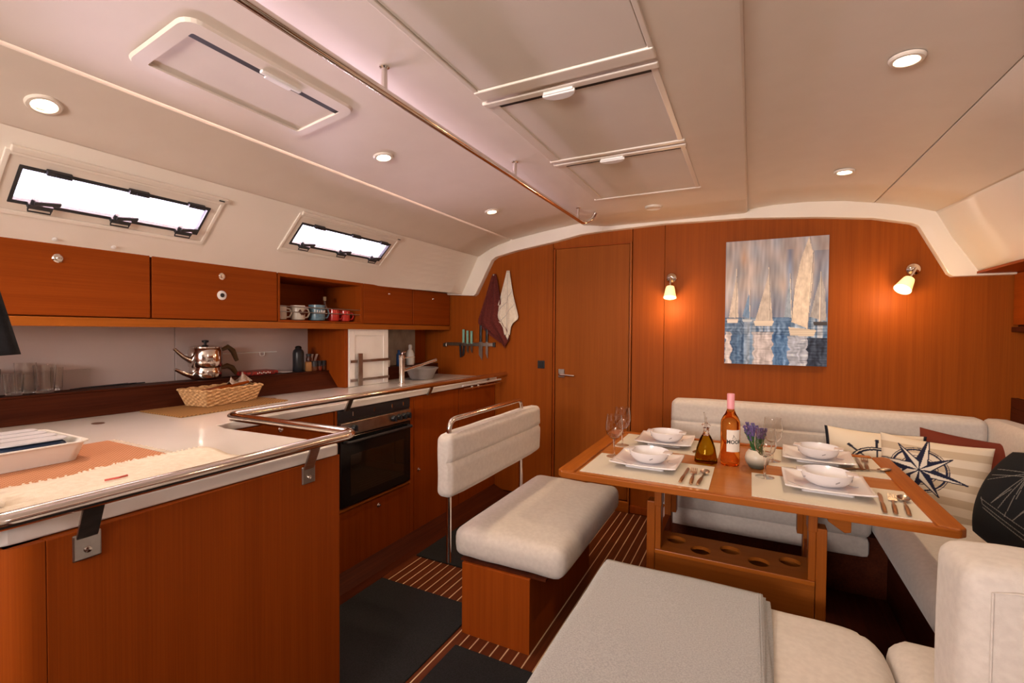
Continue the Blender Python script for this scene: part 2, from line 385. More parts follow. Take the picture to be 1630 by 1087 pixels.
# central dropped panel with side faces
cen = [(-1.14, 2.20), (-1.14, 2.128), (-1.128, 2.116), (-1.0, 2.098), (-.93, 2.091), (-.05, 2.091), (-.036, 2.095), (-.030, 2.104), (-.030, 2.20)]
loft(cen, 'centre_panel', 'ceiling', ce)
def ra(y):
    k = max(0, 3.45-y); return [(-.0298, 2.112), (-.026, 2.114), (.02, 2.118), (.12, 2.126), (.30, 2.124), (.48, 2.108), (.622+.02*k, 2.080+.004*k), (.625+.02*k, 2.09)]
def rb(y):
    k = max(0, min(2.4, 3.45-y)); return [(.6265+.02*k, 2.09), (.630+.02*k, 2.079+.004*k), (.72+.06*k, 2.058), (.82+.10*k, 2.028), (.885+.125*k, 2.004), (.90+.13*k, 1.998)]
loft(ra, 'headliner_panel', 'ceiling', ce); loft(rb, 'headliner_panel', 'ceiling', ce)
B().box(-2.9, 2.2, -.75, 3.6, 2.24, 2.30).obj('deck_slab', 'liner', ce)
B().box(-2.9, -1.0, -2.2, -.75, 2.24, 2.30).obj('deck_slab', 'liner', ce)
B().box(.1, 2.2, -2.2, -.75, 2.24, 2.30).obj('deck_slab', 'liner', ce)

# ---- port hull liner with two windows (wall_left)
wl = struct('wall_left', (-2.75, 1, 0))
def hullp(t, y, off=0):
    e = max(0, min(1, (y-2.5)/.9)); e = e*e*(3-2*e)
    xb = -2.350 + .15*e; xt = -2.045 + 0*e; zb, zt = 1.645, 1.945
    n = Vector((zt-zb, 0, -(xt-xb))).normalized()      # inward normal
    return Vector((xb+(xt-xb)*t, y, zb+(zt-zb)*t)) + n*off
W1 = (.655, 1.262, .35, .70); W2 = (1.715, 2.395, .46, .80)
ys = sorted(set([-2.1, -1, 0, .4, W1[0], .86, 1.06, W1[1], 1.5, W2[0], 1.95, 2.2, W2[1], 2.5, 2.65, 2.8, 2.95, 3.1, 3.25, 3.41]))
ts = [-.03, .15, .35, .46, .58, .70, .80, .92, 1.0]
b = B(); V = [[b.bm.verts.new(hullp(t, y)) for t in ts] for y in ys]
for i in range(len(ys)-1):
    for j in range(len(ts)-1):
        yc, tc = (ys[i]+ys[i+1])/2, (ts[j]+ts[j+1])/2
        if any(w[0] < yc < w[1] and w[2] < tc < w[3] for w in (W1, W2)): continue
        b.bm.faces.new([V[i][j], V[i+1][j], V[i+1][j+1], V[i][j+1]])
o = b.obj('hull_liner', 'liner', wl); m = o.modifiers.new('solid', 'SOLIDIFY'); m.thickness = .012; m.offset = -1 if sum(p.normal.x for p in o.data.polygons) > 0 else 1
# inward normals check: solidify outward handled by recalc; lower wall and shelf over the lockers
B().box(-2.82, -2.745, -2.2, 3.5, 0, 1.70).obj('hull_side', 'liner', wl)
B().box(-2.82, -2.36, -2.2, 3.5, 1.652, 1.68).obj('locker_ceiling', 'liner', wl)
ey_ = [2.3, 2.5, 2.65, 2.8, 2.95, 3.1, 3.25, 3.42]
B().prism([(-2.38, 2.3, 1.648)]+[(hullp(0, y).x+.001, y, 1.648) for y in ey_]+[(-2.38, 3.42, 1.648)], (0, 0, .02)).obj('soffit_strip', 'liner', wl)
B().box(-2.38, -2.353, -2.2, 2.3, 1.648, 1.668).obj('soffit_strip', 'liner', wl)
def window(idx, w):
    y0, y1, t0, t1 = w; root = struct('window_%d' % idx, hullp(.5, (y0+y1)/2))
    dt = .095; Lh = (hullp(1, 1)-hullp(0, 1)).length
    def ring(name, oy, ot, iy, it, o0, o1, mat, bev=.002):
        b = B(); 
        outer = [(y0-oy, t0-ot), (y1+oy, t0-ot), (y1+oy, t1+ot), (y0-oy, t1+ot)]; inner = [(y0-iy, t0-it), (y1+iy, t0-it), (y1+iy, t1+it), (y0-iy, t1+it)]
        vs = [[b.bm.verts.new(hullp(t, y, of)) for (y, t) in lst] for lst, of in ((outer, o0), (outer, o1), (inner, o1), (inner, o0))]
        for a, c in ((0, 1), (1, 2), (2, 3), (3, 0)):
            for k in range(4): b.bm.faces.new([vs[a][k], vs[a][(k+1) % 4], vs[c][(k+1) % 4], vs[c][k]])
        return b.obj(name, mat, root, bev=bev)
    ring('moulding', .045, .12, .03, .075, -.001, .007, 'liner', .003)
    ring('surround', .03, .075, -.001, -.002, -.03, .003, 'plastic')
    ring('window_frame', .002, .004, -.009, -.028, -.016, .006, 'blackplastic')
    g = B(); g.hexa([hullp(t, y, of) for of in (-.012, -.008) for (y, t) in ((y0, t0), (y1, t0), (y1, t1), (y0, t1))]); g.obj('pane', 'pane', root)
    hull_dir = (hullp(1, 1)-hullp(0, 1)).normalized(); nn = Vector((hull_dir.z, 0, -hull_dir.x)); yy = Vector((0, 1, 0))
    for k, f in enumerate((.13, .52, .90)):
        y = y0+(y1-y0)*f; c = hullp(t0+.01, y, .012)
        b = B().obox(c, yy*.033, hull_dir*.009, nn*.008); b.cyl(c+hull_dir*.004-yy*.018, c+hull_dir*.028-yy*.018, .010, seg=10)
        lt = b.obj('latch', 'blackplastic', root, bev=.002)
        B().obox(c+hull_dir*.026+yy*.012+nn*.012, yy*.034+hull_dir*.006, hull_dir*.008, nn*.005).obj('latch_lever', 'blackplastic', lt, bev=.003)
        B().tube([c-yy*.03-hull_dir*.010+nn*.004, c-yy*.03-hull_dir*.020+nn*.006, c+yy*.03-hull_dir*.020+nn*.006, c+yy*.03-hull_dir*.010+nn*.004], .003, 6).obj('strike_loop', 'blackplastic', lt)
        y = y0+(y1-y0)*(.16, .55, .90)[k]; c = hullp(t1-.002, y, .010)
        h = B().obox(c, yy*.034, hull_dir*.009, nn*.009).obj('hinge', 'blackplastic', root, bev=.002)
        B().cyl(c-yy*.012+nn*.010, c+yy*.030+nn*.010, .006, seg=8).obj('hinge_barrel', 'blackplastic', h)
    # roller blind box above
    c0 = hullp(t1+.135, y0-.035, .008); c1 = hullp(t1+.135, y1+.05, .008)
    bb = B().obox((c0+c1)/2, (c1-c0)/2, hull_dir*.011, nn*.007).obj('blind_box', 'plastic', root, bev=.003)
    B().obox(c1-yy*.03+nn*.009, yy*.012, hull_dir*.0025, nn*.001).obj('blind_catch', 'blackplastic', bb)
window(1, W1); window(2, W2)
for y in (.808, .99):
    c = hullp(.04, y, .004); d = (hullp(1, 1)-hullp(0, 1)).normalized(); n = Vector((d.z, 0, -d.x))
    b = B().lathe([(.009, 0), (.008, .004), (.003, .006)], c, 12, n)
    o = b.obj('press_stud', 'whiteplastic', wl, smooth=True)
# ---- starboard side (wall_right)
wr = struct('wall_right', (1.8, 1, 0))
def rh(y):
    k = max(0, min(2.4, 3.45-y)); return [(.895+.13*k, 2.003), (.905+.13*k, 1.985), (.965+.115*k, 1.86), (1.03+.11*k, 1.75), (1.075+.10*k, 1.672), (1.083+.10*k, 1.660), (1.10+.10*k, 1.656)]
loft(rh, 'hull_liner', 'liner', wr)
B().box(1.82, 1.9, -2.2, 3.5, 0, 2.2).obj('hull_side', 'liner', wr)
B().box(1.08, 1.82, -2.2, 3.44, 1.648, 1.66).obj('locker_ceiling', 'veneer_y', wr)
wb = struct('wall_back', (0, -2.2, 0))
B().box(-2.9, 2.0, -2.26, -2.2, 0, 2.3).obj('aft_bulkhead', 'veneer', wb)

# things outside the port windows
for k, y in enumerate((1.245, 1.335)):
    t = thing('deck_stanchion', ['thin pale stanchion outside the long port window, farther from the bulkhead', 'thin pale stanchion outside the long port window, nearer the bulkhead'][k], 'stanchion', (-2.75, y, 1.7), 'stanchions outside the port window')
    B().cyl((-2.75, y, 1.69), (-2.75, y, 2.4), .006, seg=8).obj('post', base_mat('pale_metal', (.55, .55, .62), .3), t, smooth=True)
# recessed downlights
def zceil(x):
    for P in (leftA, leftB):
        for a, c in zip(P[1:-1], P[2:-1]):
            if c[0] <= x <= a[0]: return a[1]+(c[1]-a[1])*(x-a[0])/(c[0]-a[0]), (c[1]-a[1])/(c[0]-a[0])
    return 2.116, -.03
def downlight(x, y, label, r=.044):
    z, sl = zceil(x)
    if x > 0: z, sl = 2.112, -.06
    n = Vector((sl, 0, -1)).normalized(); root = thing('downlight', label, 'ceiling light', (x, y, z), 'recessed downlights in the headliner')
    B().lathe([(r, -.002), (r, .003), (r*.92, .007), (r*.72, .008), (r*.62, .003), (r*.60, -.006)], (x, y, z), 28, n, cap0=False, cap1=False).obj('bezel', 'plastic', root, smooth=True)
    B().lathe([(r*.60, -.001), (r*.58, .002), (.001, .003)], (x, y, z), 24, n, cap1=False).obj('lens', 'bulb', root, smooth=True)
    l = bpy.data.lights.new('downlight_lamp', 'SPOT'); l.energy = 9; l.color = (1, .74, .45); l.spot_size = R(140); l.spot_blend = .8; l.shadow_soft_size = .025
    lo = bpy.data.objects.new('downlight_lamp', l); COL.objects.link(lo); lo.location = Vector((x, y, z)) + n*.012
    lo.rotation_euler = n.to_track_quat('-Z', 'Y').to_euler()
downlight(-1.925, .645, 'round lit downlight above the long port window, leftmost in the cabin')
downlight(-1.475, 1.63, 'round lit downlight on the port side between the ceiling hatch and bulkhead')
downlight(-1.50, 2.66, 'small round lit downlight on the port side nearest the door')
downlight(.388, 1.735, 'large round lit downlight over the dining table, nearest the camera')
downlight(.396, 2.80, 'small round lit downlight over the table nearest the bulkhead')

# ================================================================== ceiling fittings
def hatch(name, label, x0, x1, y0, y1, slit_y=True, z=2.091, fr=.032, handle=True, fd=.006):
    root = thing(name, label, 'ceiling hatch', ((x0+x1)/2, (y0+y1)/2, z))
    nb = .030 if name != 'sliding_headliner_panel' else fr
    B().box(x0, x1, y0, y0+nb, z-.010, z+.004).obj('end_rail', 'plastic', root, bev=.004); B().box(x0, x1, y1-fr*.8, y1, z-.009, z+.004).obj('end_rail', 'plastic', root, bev=.004)
    B().box(x0+.006, x0+.048, y0+nb, y1-fr*.8, z-.006, z+.004).obj('side_rail', 'plastic', root, bev=.002)
    B().box(x1-.026, x1-.006, y0+nb, y1-fr*.8, z-.006, z+.004).obj('side_rail', 'plastic', root, bev=.002)
    B().box(x0+.048, x1-.026, y0+nb, y1-fr*.8, z-.0035, z+.001).obj('blind', 'blind', root)
    B().box(x0+.048, x1-.026, y0+nb, y0+nb+.020, z-.0050, z-.0034).obj('dark_gap', 'darkslit', root)
    if handle:
        xm = (x0+x1)/2-.02; b = B()
        pts = [(xm-.055, y0+nb*.6, z-.012)]+[(xm+.055*math.cos(a), y0+nb*.6+.040*math.sin(a), z-.012) for a in np.linspace(math.pi, 0, 13)][1:]
        b.prism([(p[0], p[1], z-.022) for p in pts], (0, 0, .010)); b.box(xm-.05, xm+.05, y0+nb*.4, y0+nb, z-.018, z-.008)
        b.obj('blind_handle', 'whiteplastic', root, bev=.003)
    return root
# sliding headliner panel in front of the hatches
rt = thing('overhead_panel', 'large flat cream ceiling panel, nearest the camera, above both blinds', 'ceiling panel', (-.52, .6, 2.09))
B().box(-.786, -.262, -.3, 1.302, 2.085, 2.096).obj('panel', 'blind', rt, bev=.002)
B().box(-.806, -.245, 1.304, 1.358, 2.079, 2.096).obj('end_rail', 'plastic', rt, bev=.004)
B().box(-.806, -.789, -.3, 1.304, 2.082, 2.096).obj('side_rail', 'plastic', rt, bev=.002)
B().box(-.259, -.245, -.3, 1.304, 2.082, 2.096).obj('side_rail', 'plastic', rt, bev=.002)
hatch('ceiling_hatch', 'square ceiling hatch with cream blind and round white handle, the larger central one', -.822, -.246, 1.385, 2.012)
hatch('ceiling_hatch', 'smaller looking ceiling hatch with cream blind nearest the bulkhead', -.822, -.246, 2.030, 2.69)
# port hatch follows the slope of the left panel
hr = thing('side_hatch', 'long narrow ceiling hatch with closed blind on the sloping port headliner', 'ceiling hatch', (-1.43, .98, 2.1))
def lp(u, v, off=0):  # u across (inboard..outboard), v along y
    x = -1.285 - .305*u; z, sl = zceil(x); return Vector((x, .70+.585*v, z-off))
def rr_frame(u0, u1, v0, v1, r, n=5):
    P = []
    for (cx, cy, a0) in ((u1-r[0], v1-r[1], 0), (u0+r[0], v1-r[1], 90), (u0+r[0], v0+r[1], 180), (u1-r[0], v0+r[1], 270)):
        for k in range(n+1): a = R(a0+90*k/n); P.append((cx+r[0]*math.cos(a), cy+r[1]*math.sin(a)))
    return P
def fring(P, Q, o0, o1, name, mat, parent, smooth=False):
    b = B(); A = [b.bm.verts.new(lp(u, v, o0)) for u, v in P]; A2 = [b.bm.verts.new(lp(.5+(u-.5)*.975, .5+(v-.5)*.985, o1)) for u, v in P]
    C = [b.bm.verts.new(lp(u, v, o1)) for u, v in Q]; E = [b.bm.verts.new(lp(u, v, 0)) for u, v in Q]; n = len(P)
    for X, Y in ((A, A2), (A2, C), (C, E)):
        for k in range(n): b.bm.faces.new([X[k], X[(k+1) % n], Y[(k+1) % n], Y[k]])
    return b.obj(name, mat, parent)
fring(rr_frame(0, 1, 0, 1, (.14, .07)), rr_frame(.16, .88, .075, .935, (.02, .01)), 0, .009, 'frame', 'plastic', hr)
b = B(); b.grid(lambda u, v: lp(.16+.72*u, .075+.86*v, .002), 4, 4); b.obj('blind', 'blind', hr)
b = B(); b.grid(lambda u, v: lp(.162+.075*u, .075+.86*v, .006), 1, 6); b.obj('dark_gap', 'darkslit', hr)
b = B(); b.grid(lambda u, v: lp(.855+.02*u, .075+.86*v, .004), 1, 6); b.obj('shade_rail', 'blind', hr)
b = B(); c = lp(.16, .53, .012); b.obox(c, (.007, 0, .001), (0, .07, 0), (0, 0, .005)); b.obox(c+Vector((-.014, .0, 0)), (.010, 0, .001), (0, .045, 0), (0, 0, .003)); b.obj('blind_handle', 'whiteplastic', hr, bev=.003)
# speaker
sp = thing('ceiling_speaker', 'flat round cream speaker disc in the ceiling near the bulkhead', 'speaker', (-.546, 2.985, 2.091))
B().lathe([(.052, 0), (.051, .008), (.044, .012), (.040, .009), (.001, .008)], (-.546, 2.985, 2.091), 32, (0, 0, -1), cap1=False).obj('grille', 'plastic', sp, smooth=True)
# grab rail on the ceiling
gr = thing('ceiling_grab_rail', 'long polished steel grab rail hanging on short posts under the ceiling', 'grab rail', (-.975, 1.5, 2.1))
B().tube(round_path([(-.975, -.6, 2.022), (-.975, 2.93, 2.022), (-.92, 2.95, 2.05), (-.90, 2.95, 2.085)], .04, 6), .0125, 14).obj('rail', 'chrome', gr, smooth=True)
for y in (.20, 1.077, 1.935, 2.82):
    b = B().cyl((-.972, y, 2.095), (-.972, y, 2.022), .0095, seg=14); b.lathe([(.015, -.004), (.015, .002), (.010, .006)], (-.972, y, 2.093), 16, (0, 0, -1))
    b.obj('post', 'chrome', gr, smooth=True)

# ================================================================== GALLEY
XF = -1.90; XW = -2.74
def knob(parent, y, z, x=XF, r=.013, depth=.012, name='push_button'):
    b = B().lathe([(r, 0), (r, .003), (r*.8, .006), (r*.55, .006), (r*.5, depth), (r*.35, depth+.002), (.001, depth+.002)], (x, y, z), 18, (1, 0, 0), cap1=False)
    return b.obj(name, 'chrome', parent, smooth=True)
# base units
def unit(name, label, y0, y1, doors, x=XF, z0=.0, z1=.903, cat='cabinet'):
    root = thing(name, label, cat, (x-.3, (y0+y1)/2, 0))
    B().box(XW+.03, x-.018, y0+.002, y1-.002, z0, z1).obj('carcass', 'veneer', root)
    for (nm, a, c, zz0, zz1, kn) in doors:
        d = B().box(x-.017, x, a, c, zz0, zz1).obj(nm, 'veneer', root, bev=.002)
        if kn: knob(d, *kn)
    return root
u0 = unit('drawer_cabinet', 'low galley cabinet with drawer in the corner behind the peninsula', 1.12, 1.738, [('drawer', 1.16, 1.735, .70, .90, (1.427, .868)), ('door', 1.16, 1.735, .10, .693, None)])
u1 = thing('oven_housing', 'wooden cabinet surround holding the built-in oven with drawer beneath', 'cabinet', (-2.2, 2.06, 0))
B().box(XW+.03, -2.36, 1.742, 2.378, 0, .903).obj('back_panel', 'veneer', u1)
B().box(-2.36, XF, 1.742, 1.756, 0, .903).obj('side_panel', 'veneer', u1)
B().box(-2.36, XF, 2.338, 2.378, 0, .903).obj('side_panel', 'veneer', u1, bev=.002)
B().box(-2.36, XF-.018, 1.757, 2.337, 0, .36).obj('floor_box', 'veneer', u1)
B().box(XF-.017, XF+.010, 1.757, 2.337, .365, .378).obj('ledge', 'teak_y', u1, bev=.003)
d = B().box(XF-.017, XF, 1.757, 2.337, .02, .358).obj('drawer', 'veneer', u1, bev=.002); knob(d, 2.06, .315)
unit('door_cabinet', 'galley base cabinet with tall door right of the oven', 2.381, 2.897, [('door', 2.383, 2.895, .02, .90, (2.426, .426))])
unit('door_cabinet', 'galley base cabinet at the bulkhead end, under the sink', 2.900, 3.44, [('door', 2.902, 3.44, .02, .90, None)])
for y in (3.01, 3.10): 
    pass
kb = thing('skirting_board', 'dark low wooden skirting along the foot of the galley cabinets', 'skirting', (-1.85, 2.2, 0))
B().prism([(-1.899, 1.16, .0), (-1.80, 1.16, .0), (-1.899, 1.16, .045)], (0, 2.27, 0)).obj('board', 'darkwood', kb)
# oven
ov = thing('built_in_oven', 'black glass built-in oven with steel control strip and hob vent above', 'oven', (-2.1, 2.05, .38))
B().box(-2.35, XF-.004, 1.758, 2.336, .380, .902).obj('body', 'blackplastic', ov)
B().box(XF-.003, XF+.004, 1.760, 2.334, .845, .900).obj('vent_strip', 'blackplastic', ov, bev=.002)
for y in (1.86, 2.02, 2.17, 2.27): B().box(XF+.004, XF+.006, y-.003, y+.003, .862, .884).obj('vent_slot', 'chrome', ov)
cp = B().box(XF-.003, XF+.022, 1.764, 2.325, .765, .835).obj('control_panel', 'steel', ov, bev=.003)
for y in (1.85, 2.16, 2.205, 2.25, 2.29):
    k = B().lathe([(.019, 0), (.017, .014), (.013, .018), (.001, .018)], (XF+.023, y, .802), 20, (1, 0, 0), cap1=False); k.obox((XF+.046, y, .802), (.005, 0, 0), (0, .004, 0), (0, 0, .016))
    k.obj('knob', 'blackplastic', cp, smooth=True)
dd = B().box(XF-.002, XF+.018, 1.764, 2.325, .392, .760).obj('oven_door', 'black', ov, bev=.004)
B().box(XF+.0182, XF+.0192, 1.83, 2.26, .44, .66).obj('window_glass', base_mat('oven_glass', (.022, .015, .010), .06, coat=.5), dd, bev=.01)
B().tube(round_path([(XF+.018, 1.79, .735), (XF+.050, 1.79, .735), (XF+.050, 2.30, .735), (XF+.018, 2.30, .735)], .02), .009, 12).obj('handle', 'blackplastic', dd, smooth=True)
# peninsula cabinet
PX = -1.228
pc = thing('peninsula_cabinet', 'large plain wooden peninsula cabinet in the left foreground', 'cabinet', (-1.8, .75, 0))
B().box(XW+.03, PX-.02, .352, 1.10, 0, .903).obj('carcass', 'veneer', pc)
B().box(PX-.019, PX, .405, 1.146, 0, .903).obj('side_panel', 'veneer', pc, bev=.002)
B().box(PX-.40, PX-.019, 1.10, 1.146, 0, .903).obj('end_panel', 'veneer', pc, bev=.002)
b = B(); b.prism([(PX-.06, .340, 0)]+[(p[0], p[1], 0) for p in arc((PX-.05, .39, 0), .05, -90, 0, 6)]+[(PX, .404, 0), (PX-.06, .404, 0)], (0, 0, .903)); b.obj('corner_post', 'veneer', pc, smooth=True)
B().box(PX-1.4, PX-.06, .340, .352, 0, .903).obj('near_panel', 'veneer', pc)
# worktop, one L-shaped slab
wt = thing('worktop', 'glossy white L-shaped galley worktop', 'worktop', (-2.2, 1.8, .905))
poly = [(XW+.02, .30)] + [(p[0], p[1]) for p in arc((-1.33, .38, 0), .08, -90, 0, 6)] + [(-1.225, 1.08)] + [(p[0], p[1]) for p in arc((-1.24, 1.125, 0), .018, 0, 90, 3)] + [(-1.80, 1.115), (-1.885, 1.135), (-1.905, 1.20), (-1.893, 1.45), (-1.885, 3.445), (XW+.02, 3.445)]
B().prism([(p[0], p[1], .905) for p in poly], (0, 0, .035)).obj('slab', 'worktop', wt, bev=.004)
for (x, y) in ((-2.33, .93), (-2.36, 1.72)):
    B().lathe([(.026, 0), (.024, .0012), (.020, .0014), (.001, .0012)], (x, y, .9402), 24, ell=.8, cap1=False).obj('finger_hole', base_mat('finger_hole_dark', (.12, .05, .03), .6), wt, smooth=True)
# counter grab rail (one continuous tube) with brackets
RZ = .972
cr = thing('counter_grab_rail', 'thick polished steel rail running along the worktop edge and round the peninsula', 'grab rail', (-1.9, 2, .94))
path = round_path([(-1.80, 3.44, RZ), (-1.862, 1.6, RZ), (-1.868, 1.165, RZ), (-1.19, 1.178, RZ), (-1.192, .30, RZ), (-1.50, .235, RZ), (-2.2, .235, RZ)], .045, 7)
B().tube(path, .0165, 18).obj('rail', 'chrome', cr, smooth=True)
def bracket(y, x=PX, rx=-1.192):
    b = B()
    b.prism([(rx-.004, y-.018, RZ-.012), (rx+.003, y-.018, RZ-.012), (x+.010, y-.018, .895), (x+.005, y-.018, .885), (x+.003, y-.018, .895)], (0, .036, 0))
    o = b.obj('bracket', 'steel', cr, bev=.001)
    B().box(x+.0005, x+.006, y-.024, y+.024, .842, .897).obj('bracket_plate', 'steel', o, bev=.003)
    b = B(); b.lathe([(.007, 0), (.006, .004), (.001, .005)], (x+.006, y, .862), 12, (1, 0, 0), cap1=False); b.obj('screw', 'chrome', o, smooth=True)
bracket(.468); bracket(1.018)
for y in (1.80, 2.50, 3.25):
    B().prism([(-1.85, y-.015, RZ-.010), (-1.842, y-.015, RZ-.010), (-1.872, y-.015, .90), (-1.884, y-.015, .90)], (0, .03, 0)).obj('bracket', 'steel', cr)
tr = thing('towel_rail', 'thin pale double towel rail under the worktop edge near the bulkhead', 'rail', (-1.84, 3.1, .91))
B().cyl((-1.845, 2.86, .925), (-1.835, 3.42, .925), .007).obj('bar', 'whiteplastic', tr, smooth=True)
B().cyl((-1.835, 2.86, .900), (-1.825, 3.42, .900), .006).obj('bar', 'chrome', tr, smooth=True)
for y in (3.05, 3.14): B().lathe([(.011, 0), (.011, .008), (.001, .009)], (-1.885, y, .893), 14, (1, 0, 0), cap1=False).obj('end_stop', 'whiteplastic', tr, smooth=True)

# raised ledge behind the worktop and its white wall panel
lg = thing('raised_ledge', 'dark wooden shelf ledge running behind the worktop', 'shelf', (-2.6, 1.4, .94))
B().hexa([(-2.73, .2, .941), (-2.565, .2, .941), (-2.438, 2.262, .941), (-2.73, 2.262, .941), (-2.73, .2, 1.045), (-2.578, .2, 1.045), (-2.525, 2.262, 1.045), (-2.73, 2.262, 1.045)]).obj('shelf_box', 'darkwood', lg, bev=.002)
B().hexa([(-2.60, .2, 1.0452), (-2.570, .2, 1.0452), (-2.517, 2.262, 1.0452), (-2.547, 2.262, 1.0452), (-2.60, .2, 1.052), (-2.572, .2, 1.052), (-2.519, 2.262, 1.052), (-2.547, 2.262, 1.052)]).obj('edge_trim', 'darkwood', lg, bev=.002)
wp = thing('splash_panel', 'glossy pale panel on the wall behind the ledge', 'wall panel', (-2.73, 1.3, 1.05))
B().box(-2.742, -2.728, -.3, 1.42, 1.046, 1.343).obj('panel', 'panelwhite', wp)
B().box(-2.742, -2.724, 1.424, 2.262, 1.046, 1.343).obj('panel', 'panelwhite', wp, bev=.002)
B().cyl((-2.722, 1.45, 1.180), (-2.722, 2.02, 1.180), .004).obj('wire', 'whiteplastic', wp)
b = B().box(-2.726, -2.720, .70, 1.06, 1.128, 1.133); b.obj('seam_strip', 'panelwhite', wp)
b = B().tube(round_path([(-2.716, 1.90, 1.180), (-2.716, 1.90, 1.158), (-2.716, 1.93, 1.158), (-2.716, 1.93, 1.180)], .01), .003, 8); b.obj('wire_hook', 'whiteplastic', wp)
# partition
pt = thing('partition', 'upright wooden partition between the cooker shelf and the sink corner', 'partition', (-2.55, 2.28, .94))
B().box(-2.73, -2.378, 2.264, 2.292, .941, 1.330).obj('panel', 'veneer', pt, bev=.002)
# white locker panel; solid bars and plate stand in for rail, tap reflections
lk = thing('white_locker_panel', 'white framed locker panel right of the partition with two solid bars for its reflections', 'wall panel', (-2.4, 2.46, .94))
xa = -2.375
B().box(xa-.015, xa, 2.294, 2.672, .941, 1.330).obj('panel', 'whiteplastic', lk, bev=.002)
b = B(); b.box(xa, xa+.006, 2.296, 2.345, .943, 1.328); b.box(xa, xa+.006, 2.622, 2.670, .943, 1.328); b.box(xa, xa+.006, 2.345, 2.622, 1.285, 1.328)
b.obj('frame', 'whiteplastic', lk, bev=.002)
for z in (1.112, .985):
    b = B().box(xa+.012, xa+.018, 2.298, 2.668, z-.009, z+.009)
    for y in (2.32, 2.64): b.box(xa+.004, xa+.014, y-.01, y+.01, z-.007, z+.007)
    b.obj('bar', 'steel', lk, bev=.001)  # solid bar added in place of a reflected rail
B().box(xa+.019, xa+.028, 2.355, 2.395, .945, 1.165).obj('tap_reflection_plate', 'steel', lk, bev=.002)
# sink recess: side return, back panel, low shelf
sr = thing('sink_recess', 'recess behind the sink with pale marbled back panel', 'wall panel', (-2.6, 3.0, .94))
B().box(-2.73, xa-.016, 2.655, 2.672, .941, 1.330).obj('return_panel', 'whiteplastic', sr)
B().box(-2.64, -2.625, 2.674, 3.30, .941, 1.330).obj('back_panel', noisy('marbled_laminate', (.46, .43, .38), (.33, .30, .26), (14, 14, 9), .3, 0), sr)
B().box(-2.624, -2.48, 2.674, 3.44, .941, 1.035).obj('low_shelf', 'darkwood', sr, bev=.002)
B().box(-2.70, -2.625, 3.30, 3.445, 1.036, 1.330).obj('back_panel', 'veneer', sr)

# wall lockers above
XU = -2.355
def locker(label, y0, y1, kn, lock=None):
    root = thing('wall_locker', label, 'cabinet', (-2.55, (y0+y1)/2, 1.345))
    B().box(-2.73, XU-.018, y0+.001, y1-.001, 1.366, 1.644).obj('body', 'veneer_y', root)
    d = B().box(XU-.017, XU, y0+.003, y1-.003, 1.369, 1.643).obj('door', 'veneer_y', root, bev=.002)
    knob(d, *kn, x=XU, r=.017 if lock or kn[0] < 2 else .009)
    if lock:
        o = B().lathe([(.023, 0), (.023, .003), (.019, .005), (.010, .006), (.009, .004), (.001, .004)], (XU, *lock), 24, (1, 0, 0), cap1=False).obj('round_socket', 'whiteplastic', d, smooth=True)
        B().lathe([(.009, .0062), (.006, .010), (.001, .011)], (XU, *lock), 16, (1, 0, 0), cap1=False).obj('socket_centre', 'blackplastic', o, smooth=True) if False else None
        B().lathe([(.011, .005), (.0105, .0075), (.005, .0085), (.001, .007)], (XU, *lock), 16, (1, 0, 0), cap1=False).obj('lock_centre', 'blackplastic', d, smooth=True)
locker('wall locker at far left, under the longer window, with one round button', .05, 1.133, (.822, 1.586))
locker('wall locker with a round white-rimmed lock under its button', 1.136, 1.755, (1.445, 1.584), (1.444, 1.490))
locker('small wall locker directly right of the mug shelf', 2.410, 2.930, (2.66, 1.586))
locker('last small wall locker beside the bulkhead', 2.933, 3.44, (3.192, 1.583))
sh = thing('open_mug_shelf', 'open shelf between the wall lockers holding mugs behind two thin rails', 'shelf', (-2.55, 2.08, 1.36))
B().box(-2.73, -2.715, 1.758, 2.408, 1.366, 1.644).obj('back', 'veneer_y', sh)
B().box(-2.714, XU, 1.758, 1.770, 1.366, 1.644).obj('side', 'veneer', sh)
B().box(-2.714, XU, 2.388, 2.408, 1.366, 1.644).obj('side', 'veneer', sh)
B().box(-2.714, XU, 1.771, 2.387, 1.620, 1.644).obj('top', 'veneer_y', sh, bev=.002)
B().box(-2.714, XU, 1.771, 2.387, 1.366, 1.376).obj('shelf_board', 'veneer_y', sh)
for z in (1.455, 1.425): B().cyl((XU-.012, 1.765, z), (XU-.012, 2.392, z), .003, seg=8).obj('rail', 'steel', sh, smooth=True)
fs = thing('locker_fascia', 'long orange-brown wooden strip under all the wall lockers', 'trim', (-2.37, 1.7, 1.33))
B().box(-2.40, XU+.004, .05, 3.44, 1.328, 1.364).obj('strip', 'teak_y', fs, bev=.003)
B().box(-2.725, -2.402, .05, 3.44, 1.344, 1.364).obj('soffit', 'veneer_y', fs)

